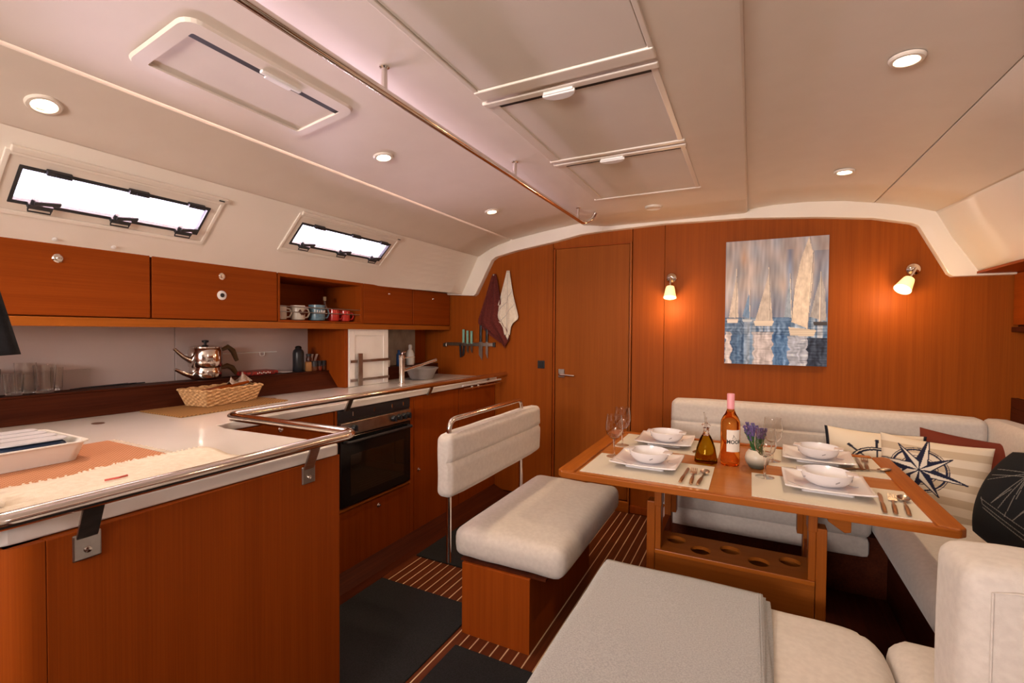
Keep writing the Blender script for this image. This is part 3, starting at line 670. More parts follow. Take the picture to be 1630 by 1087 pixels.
# ---- mugs
def mug(x, y, z, r, h, mat, label, hdl=1, group='mugs on the open shelf', name='mug'):
    root = thing(name, label, 'mug', (x, y, z), group)
    B().lathe([(r*.7, .001), (r*.95, .006), (r, h*.3), (r*.98, h), (r*.90, h), (r*.9, h*.3), (r*.6, .008), (.001, .008)], (x, y, z), 24, cap1=False).obj('cup', mat, root, smooth=True)
    a = Vector((.35*hdl, .94*hdl, 0)).normalized()
    c = Vector((x, y, z))
    B().tube([c+a*r*.93+Vector((0, 0, h*.82)), c+a*(r+.018)+Vector((0, 0, h*.78)), c+a*(r+.026)+Vector((0, 0, h*.5)), c+a*(r+.016)+Vector((0, 0, h*.24)), c+a*r*.93+Vector((0, 0, h*.2))], .005, 8).obj('handle', mat, root, smooth=True)
    return root
cw = base_mat('cream_glaze', (.62, .55, .45), .25); cb = noisy('blue_glaze', (.16, .27, .32), (.10, .18, .24), (60, 60, 60), .25, 0); cred = base_mat('red_glaze', (.55, .03, .02), .2, coat=.4)
zS = 1.3765
mug(-2.44, 1.835, zS, .035, .085, cw, 'plain cream mug at the left end of the shelf')
mg = mug(-2.43, 1.945, zS, .042, .090, cw, 'cream mug with a brown heart print, second on the shelf')
b = B(); 
for sx in (-1, 1): b.obox((-2.3865, 1.945+sx*.012, zS+.048), (.001, 0, 0), (0, .012, .012*sx*1), (0, -.006*sx, .006))
b.obj('print', base_mat('brown_print', (.12, .03, .02), .5), mg)
mg = mug(-2.43, 2.085, zS, .050, .100, cb, 'large blue mug with pale lettering, right of the heart mug')
b = B()
for k in range(6):
    a = R(-52+k*15); b.obox((-2.43+.0505*math.cos(a), 2.085+.0505*math.sin(a), zS+.058+.003*(k % 2)), (.0006, 0, 0), (0, .0035, 0), (0, 0, .007))
b.obj('lettering', 'whiteplastic', mg)
mg = mug(-2.43, 2.215, zS, .038, .078, cred, 'shiny red mug under the small glass bottle, left of its twin')
mg = mug(-2.43, 2.310, zS, .036, .074, cred, 'shiny red mug at the right end of the shelf')
gb = thing('glass_bottle', 'small clear glass bottle with cork standing behind the red mugs', 'bottle', (-2.53, 2.235, zS))
B().lathe([(.018, 0), (.020, .004), (.020, .095), (.009, .12), (.009, .145)], (-2.53, 2.235, zS), 16, cap1=False).obj('body', 'clear', gb, smooth=True)
B().cyl((-2.53, 2.235, zS+.14), (-2.53, 2.235, zS+.165), .010).obj('stopper', base_mat('cork', (.5, .33, .18), .8), gb, smooth=True)

# ---- double teapot
ZL = 1.0525
def pot(name, label, x, y, z, r, h, lid):
    root = thing(name, label, 'teapot', (x, y, z))
    pr = [(r*.88, 0), (r*.97, .008), (r, h*.35), (r*.97, h*.85), (r*.90, h)]
    if not lid: pr = [(r*.80, 0), (r*.95, .008), (r*1.0, h*.45), (r*.97, h*.8), (r*.93, h)]
    B().lathe(pr, (x, y, z), 32).obj('body', 'steel' if False else 'chrome', root, smooth=True)
    c = Vector((x, y, z)); a = Vector((.05, -1, 0)).normalized()
    B().tube([c+a*r*.9+Vector((0, 0, h*.35)), c+a*(r+.035)+Vector((0, 0, h*.6)), c+a*(r+.078)+Vector((0, 0, h*1.0))], [.016, .011, .008], 12).obj('spout', 'chrome', root, smooth=True)
    q = -a; hp = [c+q*r*.93+Vector((0, 0, h*.80)), c+q*(r+.045)+Vector((0, 0, h*1.02)), c+q*(r+.075)+Vector((0, 0, h*.8)), c+q*(r+.10)+Vector((0, 0, h*.25))]
    B().tube(hp, [.006, .011, .012, .009], 10, flat=1.3).obj('handle', base_mat('dark_bakelite', (.10, .055, .02), .35), root, smooth=True)
    if lid:
        l = B().lathe([(r*.92, h), (r*.93, h+.006), (r*.55, h+.014), (.008, h+.018)], (x, y, z), 32).obj('lid', 'chrome', root, smooth=True)
        B().lathe([(.006, h+.016), (.007, h+.026), (.016, h+.030), (.017, h+.040), (.001, h+.043)], (x, y, z), 18, cap1=False).obj('lid_knob', 'blackplastic', l, smooth=True)
pot('kettle', 'steel lower pot of the stacked tea set, standing on the ledge', -2.635, 1.525, ZL, .078, .062, False)
pot('teapot', 'steel upper teapot with lid, stacked on the lower pot', -2.635, 1.525, ZL+.0625, .082, .105, True)
# ---- tumblers on the ledge
def tumbler(x, y, h=.11, r=.033, label=''):
    root = tag(B().lathe([(r*.82, 0), (r, h), (r*.93, h), (r*.76, .010), (.001, .010)], (x, y, ZL), 20, cap1=False).obj('drinking_glass', 'glass', None, smooth=True), label, 'glass', 'glasses on the ledge'); return root
tumbler(-2.66, .715, .105, .036, 'clear tumbler at the far left end of the ledge')
tumbler(-2.62, .775, .085, .030, 'short clear tumbler in front of the others on the ledge')
tumbler(-2.67, .825, .125, .034, 'tall clear tumbler at the back of the ledge group')
tumbler(-2.625, .870, .115, .036, 'tall clear tumbler at the right of the ledge group')
tumbler(-2.67, .925, .100, .020, 'narrow clear shot glass at the right end of the ledge group')
# thin sticks lying on the ledge
kk = thing('skewers', 'thin dark skewers lying on the ledge beside the glasses', 'skewers', (-2.64, 1.05, ZL))
for k in range(3): B().cyl((-2.62-.012*k, .95+.02*k, ZL+.004), (-2.66-.012*k, 1.25-.03*k, ZL+.004), .003, seg=6).obj('skewer', 'blackplastic', kk)
# ---- items right on the ledge
t = thing('red_tray', 'small red patterned tray on the ledge behind the basket', 'tray', (-2.60, 1.78, ZL))
B().soft(-2.665, -2.545, 1.70, 1.905, ZL, ZL+.028, .012, 0, .02).obj('tray_body', noisy('red_pattern', (.30, .02, .015), (.10, .01, .01), (60, 60, 60), .4, 0, lo=.45, hi=.5), t, smooth=True)
b = B(); 
for k in range(7): b.obox((-2.5432, 1.765+k*.013, ZL+.014+.004*(k % 2)), (.0006, 0, 0), (0, .0028, 0), (0, 0, .004))
b.obj('white_print', 'whiteplastic', t)
t = thing('saucer', 'small flat white saucer lying on the ledge', 'dish', (-2.585, 1.97, ZL)); B().lathe([(.025, 0), (.048, .006), (.045, .008), (.001, .004)], (-2.59, 1.975, ZL), 24, cap1=False).obj('dish', 'porcelain', t, smooth=True)
t = thing('black_flask', 'tall matt black flask standing on the ledge left of the jars', 'bottle', (-2.60, 2.085, ZL))
B().lathe([(.031, 0), (.034, .004), (.034, .12), (.030, .135), (.018, .148)], (-2.60, 2.085, ZL), 24).obj('body', 'blackplastic', t, smooth=True)
B().lathe([(.020, .148), (.020, .158), (.012, .165), (.001, .166)], (-2.60, 2.085, ZL), 18, cap1=False).obj('cap', 'black', t, smooth=True)
t = thing('sauce_jar', 'small brown jar with tan sleeve and black cap beside the black flask', 'jar', (-2.575, 2.145, ZL))
B().lathe([(.022, 0), (.025, .004), (.026, .058), (.015, .062)], (-2.575, 2.145, ZL), 20).obj('tan_sleeve', base_mat('tan_pot', (.36, .16, .05), .5), t, smooth=True)
B().lathe([(.017, .060), (.018, .080), (.014, .096)], (-2.575, 2.145, ZL), 16).obj('bottle', base_mat('dark_sauce', (.05, .012, .008), .15), t, smooth=True)
B().lathe([(.016, .096), (.017, .112), (.001, .113)], (-2.575, 2.145, ZL), 16, cap1=False).obj('cap', 'blackplastic', t, smooth=True)
t = thing('seasoning_sachet', 'thin pale paper sachets leaning upright behind the small jars', 'sachet', (-2.60, 2.21, ZL))
for k, a in enumerate((.35, .6)): B().obox((-2.615+.01*k, 2.195+.02*k, ZL+.055), (.001, 0, 0), (0, .009, 0), (0, .035*a, .052)).obj('sachet', 'label', t)
for k, (x, y) in enumerate(((-2.545, 2.165), (-2.550, 2.205), (-2.555, 2.243))):
    t = thing('spice_jar', ['black lidded spice jar nearest the tan pot', 'middle black lidded spice jar of three', 'black lidded spice jar against the partition'][k], 'jar', (x, y, ZL), 'spice jars by the partition')
    B().lathe([(.016, 0), (.018, .003), (.018, .030)], (x, y, ZL), 16).obj('jar_body', base_mat('spice', (.10+.1*(k == 1), .03, .012), .2), t, smooth=True)
    B().lathe([(.0185, .030), (.0185, .064), (.001, .065)], (x, y, ZL), 16, cap1=False).obj('lid', 'blackplastic', t, smooth=True)
# ---- woven mat with basket
ZC = .9405
t = thing('woven_table_mat', 'flat tan woven mat lying on the worktop under the wicker basket', 'mat', (-2.35, 1.45, ZC))
B().hexa([(-2.485, 1.145, ZC), (-2.165, 1.150, ZC), (-2.20, 1.70, ZC), (-2.478, 1.70, ZC), (-2.485, 1.145, ZC+.006), (-2.165, 1.150, ZC+.006), (-2.20, 1.70, ZC+.006), (-2.478, 1.70, ZC+.006)]).obj('mat', 'cork', t, bev=.002)
bk = thing('wicker_basket', 'pale wicker basket with flared sides on the tan mat', 'basket', (-2.41, 1.46, ZC+.007))
ang = R(9); cx, cy = -2.405, 1.475; cs, sn = math.cos(ang), math.sin(ang)
def bxy(u, v): return (cx + u*cs - v*sn, cy + u*sn + v*cs)
b = B(); N_ = 64; levels = 9
def rect_pt(k, hx, hy):
    t = k/N_*4; s = int(t); f = t-s
    P = [(-hx, -hy), (hx, -hy), (hx, hy), (-hx, hy)]; a, c = P[s % 4], P[(s+1) % 4]
    x, y = a[0]+(c[0]-a[0])*f, a[1]+(c[1]-a[1])*f; return x, y
for sgn, inn in ((1, 0), (-1, .006)):
    rings = []
    for j in range(levels+1):
        hx, hy = .070+.022*j/levels-inn, .142+.025*j/levels-inn; rg = []
        for k in range(N_):
            x, y = rect_pt(k, hx, hy); w = .0022*math.sin(k*math.pi/2*1.0+j*math.pi)*1
            nx, ny = (x/hx, 0) if abs(x/hx) > abs(y/hy) else (0, y/hy)
            X, Y = bxy(x+nx*w, y+ny*w); rg.append(b.bm.verts.new((X, Y, ZC+.008+.078*j/levels)))
        rings.append(rg)
    for A, C in zip(rings, rings[1:]):
        for k in range(N_): b.bm.faces.new([A[k], A[(k+1) % N_], C[(k+1) % N_], C[k]])
    b.bm.faces.new(rings[0])
b.obj('woven_side', 'wicker', bk, smooth=False)
b = B(); pts = []
for k in range(N_): X, Y = bxy(*rect_pt(k, .090, .166)); pts.append((X, Y, ZC+.086+.003*math.sin(k*2.1)))
b.tube(pts, .0055, 6, closed=True); b.obj('rim', 'wicker', bk, smooth=True)
t = thing('chopping_slab', 'brown wooden board lying in the wicker basket', 'board', (cx, cy, ZC+.05)); X, Y = bxy(-.02, .03)
B().obox((X, Y, ZC+.083), (.055, 0, .006), (0, .10, .014), (0, 0, .007)).obj('board', 'veneer_y', t, bev=.003)
t = thing('plastic_bag', 'crumpled clear plastic bag sticking out of the basket', 'bag', (cx, cy, ZC+.06))
b = B()
def bagf(u, v): X, Y = bxy(-.01+.05*(u-.5)*2+.010*math.sin(9*v+3*u), .095+.05*(v-.5)*2+.012*math.sin(7*u)); return (X, Y, ZC+.075+.055*math.sin(u*math.pi)*(.6+.4*math.sin(v*9))+.03*v)
b.grid(bagf, 14, 14); b.obj('film', noisy('crumpled_film', (.55, .45, .38), (.30, .2, .14), (60, 60, 60), .15, .5), t, smooth=False, solid=.001)
# ---- tray with boxes, placemat, towel
t = thing('raffia_placemat', 'reddish woven raffia placemat lying under the white tray', 'placemat', (-1.72, .5, ZC))
B().box(-1.925, -1.525, .20, .795, ZC, ZC+.004).obj('mat', 'raffia', t, bev=.002)
b = B()
for k in range(26):
    x = -1.925+.4*k/25; b.obox((x, .806+rng.uniform(-.003, .003), ZC+.002), (.002, 0, 0), (rng.uniform(-.002, .002), .011, 0), (0, 0, .0012))
b.obj('fringe', 'towel', t)['kind'] = 'stuff'
t = thing('white_tray', 'white rectangular plastic tray on the raffia placemat at far left', 'tray', (-1.83, .4, ZC+.005))
b = B(); z0 = ZC+.005
def tring(hx, hy, z): return [(-1.845+x, .39+y, z) for x, y in rr_frame(-hx, hx, -hy, hy, (.03, .03))]
R_ = [tring(.135, .250, z0), tring(.150, .265, z0+.05), tring(.156, .271, z0+.052), tring(.156, .271, z0+.055), tring(.146, .261, z0+.055), tring(.130, .245, z0+.006)]
VV = [[b.bm.verts.new(p) for p in rg] for rg in R_]
for A, C in zip(VV, VV[1:]):
    for k in range(len(A)): b.bm.faces.new([A[k], A[(k+1) % len(A)], C[(k+1) % len(A)], C[k]])
b.bm.faces.new(VV[0][::-1]); b.bm.faces.new(VV[-1]); b.obj('tray_body', 'whiteplastic', t, smooth=True)
navy = base_mat('navy_enamel', (.02, .035, .075), .3)
for k in range(4):
    x0 = -1.985+.064*k
    t = thing('navy_box', ['slim navy box with white lid in the tray, farthest from the rail', 'second slim navy box with white lid in the tray', 'third slim navy box with white lid in the tray', 'slim navy box with white lid nearest the rail'][k], 'box', (x0+.03, .5, z0+.006), 'navy boxes in the white tray')
    B().soft(x0+.002, x0+.058, .478, .628, z0+.007, z0+.060, .022, 0, .008).obj('box_body', navy, t, smooth=True)
    B().prism([(x0+.030+px_, .553+py_, z0+.0605) for px_, py_ in rr_frame(-.0275, .0275, -.074, .074, (.022, .022))], (0, 0, .004)).obj('lid', base_mat('pale_lid', (.62, .62, .68), .35), t, smooth=True)
t = thing('paper_sachet', 'white patterned paper packet leaning in the tray at the frame edge', 'packet', (-1.80, .42, z0+.01))
B().obox((-1.79, .405, z0+.052), (.065, .012, 0), (-.004, .022, .030), (0, -.003, .002)).obj('packet', noisy('patterned_paper', (.7, .62, .52), (.35, .28, .16), (90, 90, 90), .6, 0, lo=.38, hi=.45), t, bev=.002)
t = thing('fringed_towel', 'white cotton towel with ragged fringe lying beside the rail', 'towel', (-1.38, .55, ZC))
b = B()
def twf(u, v):
    x = -1.525+.285*u; y = .20+.665*v + .01*math.sin(u*6)
    return (x+.008*math.sin(v*14)*(1-u), y, ZC+.006+.004*math.sin(u*9+v*4)*math.sin(v*11)+.004)
b.grid(twf, 24, 40); b.obj('cloth', 'towel', t, smooth=True, solid=.005)
b = B()
for k in range(90):
    v = k/89; p = Vector(twf(0, v)); l = rng.uniform(.012, .030)
    b.obox(p+Vector((-l/2, 0, -.004)), (l/2, rng.uniform(-.006, .006), -.002), (0, .0022, 0), (0, 0, .0018))
o = b.obj('fringe', 'towel', t); o['kind'] = 'stuff'
b = B().tube([(-1.40+.03*math.sin(s*5), .28+.10*s, ZC+.018+.006*math.sin(s*6)) for s in np.linspace(0, 1, 14)]+[(-1.36-.02*math.sin(s*4), .38-.09*s, ZC+.020) for s in np.linspace(0, 1, 10)], .0075, 8)
b.obj('twisted_tassel', 'towel', t, smooth=True)
B().tube([(-1.375, .560, ZC+.0165), (-1.365, .585, ZC+.018), (-1.372, .605, ZC+.017)], .0025, 6).obj('red_thread', base_mat('red_thread', (.55, .10, .08), .8), t)
# black cloth hanging at far left
t = thing('hanging_black_cloth', 'black cloth hanging at the far left edge in front of the lockers', 'cloth', (-1.55, .30, 1.3))
b = B()
def bcf(u, v):
    w = .03+.055*v; y1_ = .450+.040*v; return (-1.62+.006*math.sin(u*9), .30+(y1_-.30)*u, 1.43-.185*v+.010*u*v)
b.grid(bcf, 10, 12); b.obj('cloth', 'blackcloth', t, smooth=True, solid=.012)
# ---- sink things
tp = thing('sink_mixer_tap', 'tall chrome mixer tap with long straight spout at the sink', 'tap', (-2.2, 2.62, ZC))
B().lathe([(.024, 0), (.024, .006), (.019, .010), (.019, .175), (.021, .18), (.021, .205), (.010, .212), (.001, .213)], (-2.2, 2.62, ZC), 24, cap1=False).obj('column', 'chrome', tp, smooth=True)
B().tube([(-2.2, 2.625, ZC+.095), (-2.195, 2.83, ZC+.125), (-2.19, 3.01, ZC+.155)], [.011, .011, .013], 12).obj('spout', 'chrome', tp, smooth=True)
B().tube([(-2.2, 2.62, ZC+.205), (-2.2, 2.63, ZC+.225), (-2.2, 2.66, ZC+.23)], .005, 8).obj('lever', 'chrome', tp, smooth=True)
B().tube([(-2.2, 2.63, ZC+.185), (-2.2, 2.76, ZC+.188)], .004, 8).obj('side_arm', 'chrome', tp, smooth=True)
t = thing('grey_bowl', 'light grey plastic washing bowl by the sink', 'bowl', (-2.29, 3.0, ZC))
B().lathe([(.075, 0), (.085, .004), (.118, .075), (.132, .086), (.132, .092), (.112, .090), (.075, .012), (.001, .010)], (-2.31, 2.985, ZC), 32, cap1=False).obj('bowl', base_mat('grey_plastic', (.26, .23, .225), .4), t, smooth=True)
t = thing('white_spray_bottle', 'white bottle with pump top standing behind the grey bowl', 'bottle', (-2.54, 3.13, 1.036))
B().lathe([(.030, 0), (.034, .006), (.034, .09), (.020, .12), (.014, .125), (.014, .14)], (-2.54, 3.13, 1.036), 20).obj('body', 'whiteplastic', t, smooth=True)
B().lathe([(.016, .14), (.016, .158), (.010, .168)], (-2.54, 3.13, 1.036), 16).obj('cap', 'whiteplastic', t, smooth=True)
t = thing('blue_detergent_bottle', 'slim blue bottle between the tap and the white bottle', 'bottle', (-2.53, 2.98, 1.036))
B().lathe([(.018, 0), (.020, .004), (.020, .095), (.010, .105), (.010, .115)], (-2.53, 2.975, 1.036), 16).obj('body', base_mat('blue_plastic', (.03, .12, .42), .3), t, smooth=True)
B().lathe([(.011, .115), (.011, .128), (.001, .129)], (-2.53, 2.975, 1.036), 12, cap1=False).obj('cap', base_mat('blue_cap', (.02, .08, .3), .3), t, smooth=True)
t = thing('white_cup', 'small white cup on the low shelf beside the tap', 'cup', (-2.54, 2.85, 1.036)); B().lathe([(.02, 0), (.024, .05), (.021, .05), (.017, .006), (.001, .006)], (-2.54, 2.85, 1.036), 16, cap1=False).obj('cup', 'whiteplastic', t, smooth=True)

# ================================================================== bulkhead fittings
kr = thing('knife_rack', 'steel magnetic knife strip on the bulkhead', 'knife rack', (-2.15, D-.01, 1.21))
B().box(-2.40, -1.905, D-.016, D-.001, 1.193, 1.222).obj('strip', 'steel', kr, bev=.003)
B().box(-1.92, -1.900, D-.020, D-.001, 1.188, 1.227).obj('end_cap', 'blackplastic', kr, bev=.002); B().box(-2.42, -2.385, D-.020, D-.001, 1.183, 1.214).obj('end_cap', 'steel', kr, bev=.003)
green = base_mat('mint_plastic', (.20, .42, .34), .4)
def wallknife(x, zt, hl, bl, bw, mat, label, group=None, tilt=0):
    t = thing('kitchen_knife', label, 'knife', (x, D-.02, zt-hl), group); y = D-.021
    d = Vector((math.sin(R(tilt)), 0, math.cos(R(tilt)))); p = Vector((x, y, zt-hl)); q = Vector((d.z, 0, -d.x))
    B().obox(p+d*hl/2, q*.010, d*(hl/2), (0, .006, 0)).obj('handle', mat, t, bev=.003)
    b = B(); b.prism([p+q*(bw/2)+Vector((0, .001, 0)), p-q*(bw/2)+Vector((0, .001, 0)), p-q*(bw/2)-d*bl*.7+Vector((0, .001, 0)), p+q*(bw*.4)-d*bl+Vector((0, .001, 0)), p+q*(bw/2)-d*bl*.8+Vector((0, .001, 0))], (0, .002, 0)); b.obj('blade', 'steel', t)
wallknife(-2.205, 1.335, .115, .10, .022, green, 'leftmost of the three mint green handled knives')
wallknife(-2.165, 1.325, .115, .08, .020, green, 'middle one of the three mint green handled knives')
wallknife(-2.125, 1.322, .110, .08, .020, green, 'rightmost of the three mint green handled knives')
wallknife(-2.035, 1.37, .14, .155, .036, 'blackplastic', 'wide-bladed knife with black handle on the rack')
wallknife(-1.975, 1.36, .13, .140, .022, 'blackplastic', 'narrow knife with black handle nearest the maroon towel')
t = thing('scissors', 'small dark scissors hanging beneath the green knives', 'scissors', (-2.21, D-.02, 1.13))
b = B().obox((-2.235, D-.023, 1.15), (.008, 0, .002), (0, .002, 0), (-.004, 0, .055)); b.obox((-2.205, D-.025, 1.15), (.006, 0, -.002), (0, .002, 0), (.004, 0, .045)); b.obj('blades', 'blackplastic', t)
def hanging(name, label, x, zt, pts, mat, stripe=False, cat='towel'):
    """hanging cloth gathered at a hook; pts = outline (dz, xl, xr)"""
    t = thing(name, label, cat, (x, D-.02, zt)); b = B(); NU, NV = 18, 30
    zs = [p[0] for p in pts]; xl = [p[1] for p in pts]; xr = [p[2] for p in pts]
    def f(u, v):
        dz = v*zs[-1]; l = np.interp(dz, zs, xl); r = np.interp(dz, zs, xr); w = r-l
        fold = math.sin(u*math.pi*5+.6*math.sin(v*3))*min(.012, .003+w*.07)
        bot = .05*math.sin(u*math.pi*2.3+.5)*max(0, v-.75)*4*.5
        return (x+l+w*u, D-.027+fold, zt-dz+bot)
    b.grid(f, NU, NV)
    def cf(v): return (.14, .022, .016)
    o = b.obj('cloth', mat, t, smooth=True, solid=.003)
    B().cyl((x, D-.001, zt-.01), (x, D-.035, zt-.01), .006).obj('hook', 'chrome', t, smooth=True)
    return t, f
hanging('maroon_towel', 'dark maroon towel hanging from a hook left of the white one', -1.905, 1.795, [(0, -.015, .015), (.05, -.035, .03), (.20, -.09, .06), (.38, -.155, .085), (.42, -.15, .10), (.50, -.06, .14), (.56, .03, .15), (.585, .06, .13)], 'maroon')
tw, fw = hanging('white_tea_towel', 'white tea towel with faint grey stripes hanging on the bulkhead', -1.775, 1.815, [(0, -.012, .012), (.05, -.025, .02), (.20, -.07, .05), (.36, -.125, .095), (.39, -.12, .10), (.43, -.07, .05), (.47, -.045, .03), (.54, -.03, .02)], 'towel')
gs = base_mat('grey_stripe', (.42, .38, .36), .9)
for (u0, v0, u1, v1) in ((.1, .62, .95, .28), (.2, .78, .9, .50), (.55, .05, .45, .95)):
    B().tube([Vector(fw(u0+(u1-u0)*s, v0+(v1-v0)*s))+Vector((0, -.0025, 0)) for s in np.linspace(0, 1, 22)], .0022, 5).obj('woven_stripe', gs, tw)
sw = thing('black_wall_switch', 'small square black switch on the bulkhead left of the door', 'switch', (-1.485, D, 1.06))
B().box(-1.515, -1.455, D-.008, D-.0005, 1.028, 1.090).obj('plate', 'blackplastic', sw, bev=.003); B().box(-1.503, -1.467, D-.012, D-.008, 1.040, 1.078).obj('rocker', 'blackmatte', sw, bev=.002)
def walllamp(x, z, dx, dz, out, label):
    t = thing('wall_lamp', label, 'wall lamp', (x, D, z), 'wall lamps on the bulkhead')
    B().lathe([(.036, 0), (.036, .006), (.030, .014), (.012, .020), (.010, .03)], (x, D-.001, z), 28, (0, -1, 0)).obj('wall_plate', 'chrome', t, smooth=True)
    a = Vector((x, D-.03, z)); dirv = Vector((dx, -out, dz)).normalized(); c = a+Vector((0, -.035, 0))+dirv*.02+Vector((dx*.05, 0, -.042))
    B().tube([a, a+Vector((0, -.03, 0)), c], .007, 10).obj('arm', 'chrome', t, smooth=True)
    sh_ = B().lathe([(.012, 0), (.026, .006), (.030, .02), (.042, .085), (.0405, .085), (.028, .02), (.001, .012)], c, 28, dirv, cap0=True, cap1=False).obj('glass_shade', 'shade', t, smooth=True)
    B().lathe([(.0395, .076), (.001, .080)], c, 24, dirv, cap1=False).obj('lit_bulb', 'shadeend', t, smooth=True)
    l = bpy.data.lights.new('wall_lamp_light', 'POINT'); l.energy = 1.9; l.color = (1, .62, .32); l.shadow_soft_size = .03
    lo = bpy.data.objects.new('wall_lamp_light', l); COL.objects.link(lo); lo.location = c+dirv*.15+Vector((0, -.05, 0))
walllamp(-.500, 1.70, .02, -.95, .28, 'lit wall lamp between the door and the sailboat painting')
walllamp(.822, 1.69, -.45, -.72, .45, 'lit wall lamp tilted left, right of the sailboat painting')
# ---- painting
PXY = (-.155, .415, 1.118, 1.918)
def inpoly(x, y, P):
    ins = False; n = len(P)
    for i in range(n):
        (x1, y1), (x2, y2) = P[i], P[(i+1) % n]
        if (y1 > y) != (y2 > y) and x < (x2-x1)*(y-y1)/(y2-y1)+x1: ins = not ins
    return ins
def smooth_noise(n, m, seed):
    r = np.random.RandomState(seed); a = r.rand(m+3); xs = np.linspace(0, m, n); return np.interp(xs, np.arange(m+3), a)
c1, c2, c3, c4 = [smooth_noise(723, m, sd) for m, sd in ((14, 1), (45, 2), (20, 3), (90, 4))]
r1, r2 = smooth_noise(1000, 60, 5), smooth_noise(1000, 150, 6)
sails = [([(158, 345), (130, 500), (105, 655), (175, 657), (172, 500)], (196, 186, 176)), ([(255, 470), (205, 650), (270, 665)], (110, 140, 175)),
         ([(392, 345), (350, 500), (300, 680), (425, 680), (405, 480)], (188, 178, 168)), ([(540, 370), (505, 655), (560, 660)], (140, 155, 172)),
         ([(748, 365), (712, 500), (680, 655), (785, 685), (775, 480)], (150, 148, 150)),
         ([(665, 95), (610, 260), (575, 450), (555, 690), (665, 735), (690, 400), (692, 225)], (205, 192, 176))]
hulls = [([(88, 662), (178, 662), (170, 695), (95, 695)], (200, 192, 185)), ([(288, 680), (435, 682), (420, 718), (300, 718)], (205, 195, 180)),
         ([(535, 725), (722, 745), (705, 790), (548, 785)], (200, 190, 175)), ([(700, 690), (792, 690), (790, 712), (705, 712)], (50, 48, 52)), ([(205, 665), (280, 672), (275, 690), (210, 688)], (170, 180, 190))]
masts = [(158, 300, 150, 660), (255, 455, 262, 670), (392, 300, 400, 680), (540, 350, 556, 665), (690, 200, 660, 740), (745, 345, 742, 690), (665, 90, 668, 150)]
from mathutils import noise as mn
def nz2(x, y, s=0): return mn.noise(Vector((x, y, s)))
def paint(u, v):  # u 0..1 left-right, v 0..1 top-bottom
    X = 75+u*720; Y = 100+v*895; iu = int(u*722); iv = int(v*999)
    n = c1[iu]; m = c2[iu]; sky = np.array([176, 170, 172])+nz2(X*.013, Y*.003, 1)*40+nz2(X*.05, Y*.008, 2)*26+nz2(X*.01, Y*.008, 9)*np.array([12, 0, -10])+np.array([7, 2, -3])*(c3[iu]-.4)*2
    if 170 < X < 250 and Y < 330: sky = sky+np.array([36, 12, -10])*max(0, 1-abs(X-210)/40)*max(0, 1-abs(Y-220)/120)
    if 505 < X < 570 and 180 < Y < 640: sky = sky+np.array([-38, -18, 10])*(1-abs(X-537)/33)
    if 700 < X and Y > 200: sky = sky+np.array([-34, -22, -4])*.8
    if Y > 430: sky = sky+np.array([-52, -36, -12])*min(1, (Y-430)/200)*(.7+.3*m)
    c = sky
    X0_ = X
    if Y > 655:
        X = X + nz2(X*.02, Y*.03, 8)*22
        blue = np.array([98, 140, 186]); dark = np.array([48, 66, 96]); light = np.array([204, 206, 214])
        k = c1[(iu*2+133) % 722]; w = c4[iu]*.3+c2[(iu+300) % 722]*.7
        c = blue*(1-w)+light*w if k > .42 else blue*(.45+.55*w)+dark*(.55-.55*w)
        if 285 < X < 425 and Y > 760: c = np.array([206, 200, 204])+(c4[iu]-.5)*24
        if 430 < X < 540: c = np.array([88, 130, 180])+nz2(X*.06, Y*.006, 4)*50
        if 75 < X < 125 and Y > 760: c = np.array([208, 202, 204])+(c4[iu]-.5)*30
        if X > 665 and Y > 800: c = dark*.8+(r2[iv]-.3)*50*(c4[iu])
        if 540 < X < 665 and Y > 790: c = np.array([176, 186, 206])+(r2[(iv*3) % 1000]-.5)*150*(.5+.5*math.sin(X*.06+Y*.04))
        if Y < 780: c = c*.75+np.array([110, 122, 140])*.25+(r2[(iv*2) % 1000]-.5)*70
    if Y > 655: c = c + nz2(X*.05, Y*.012, 6)*46 + nz2(X*.02, Y*.09, 7)*26
    X = X0_
    for P, col in sails:
        if inpoly(X, Y, P): c = np.array(col, float)*1.10+nz2(X*.03, Y*.02, 3)*26+nz2(X*.12, Y*.05, 5)*14
    for P, col in hulls:
        if inpoly(X, Y, P): c = np.array(col, float)*1.1+(r1[(iv*3) % 1000]-.5)*50
    for (xa_, ya_, xb_, yb_) in masts:
        if ya_ < Y < yb_:
            xm = xa_+(xb_-xa_)*(Y-ya_)/(yb_-ya_)
            if abs(X-xm) < 2.6: c = np.array([222, 212, 200])
            elif 0 < X-xm < 6.5: c = c*.72
    c = np.clip(c, 8, 246); return s2l(c)
pa = thing('sailboat_painting', 'unframed canvas painting of white sailboats on blue water', 'painting', ((PXY[0]+PXY[1])/2, D, PXY[2]))
B().box(PXY[0], PXY[1], D-.028, D-.001, PXY[2], PXY[3]).obj('canvas_block', base_mat('canvas_edge', (.20, .21, .24), .8), pa, bev=.001)
b = B(); b.grid(lambda u, v: (PXY[0]+.001+(PXY[1]-PXY[0]-.002)*u, D-.0285, PXY[3]-.001-(PXY[3]-PXY[2]-.002)*v), 190, 250)
def pcol(v): return paint(min(.999, max(0, (v.co.x-PXY[0])/(PXY[1]-PXY[0]))), min(.999, max(0, (PXY[3]-v.co.z)/(PXY[3]-PXY[2]))))
b.obj('painted_face', attr_mat('oil_paint', .6, .15, 120), pa, recalc=False, colf=pcol)

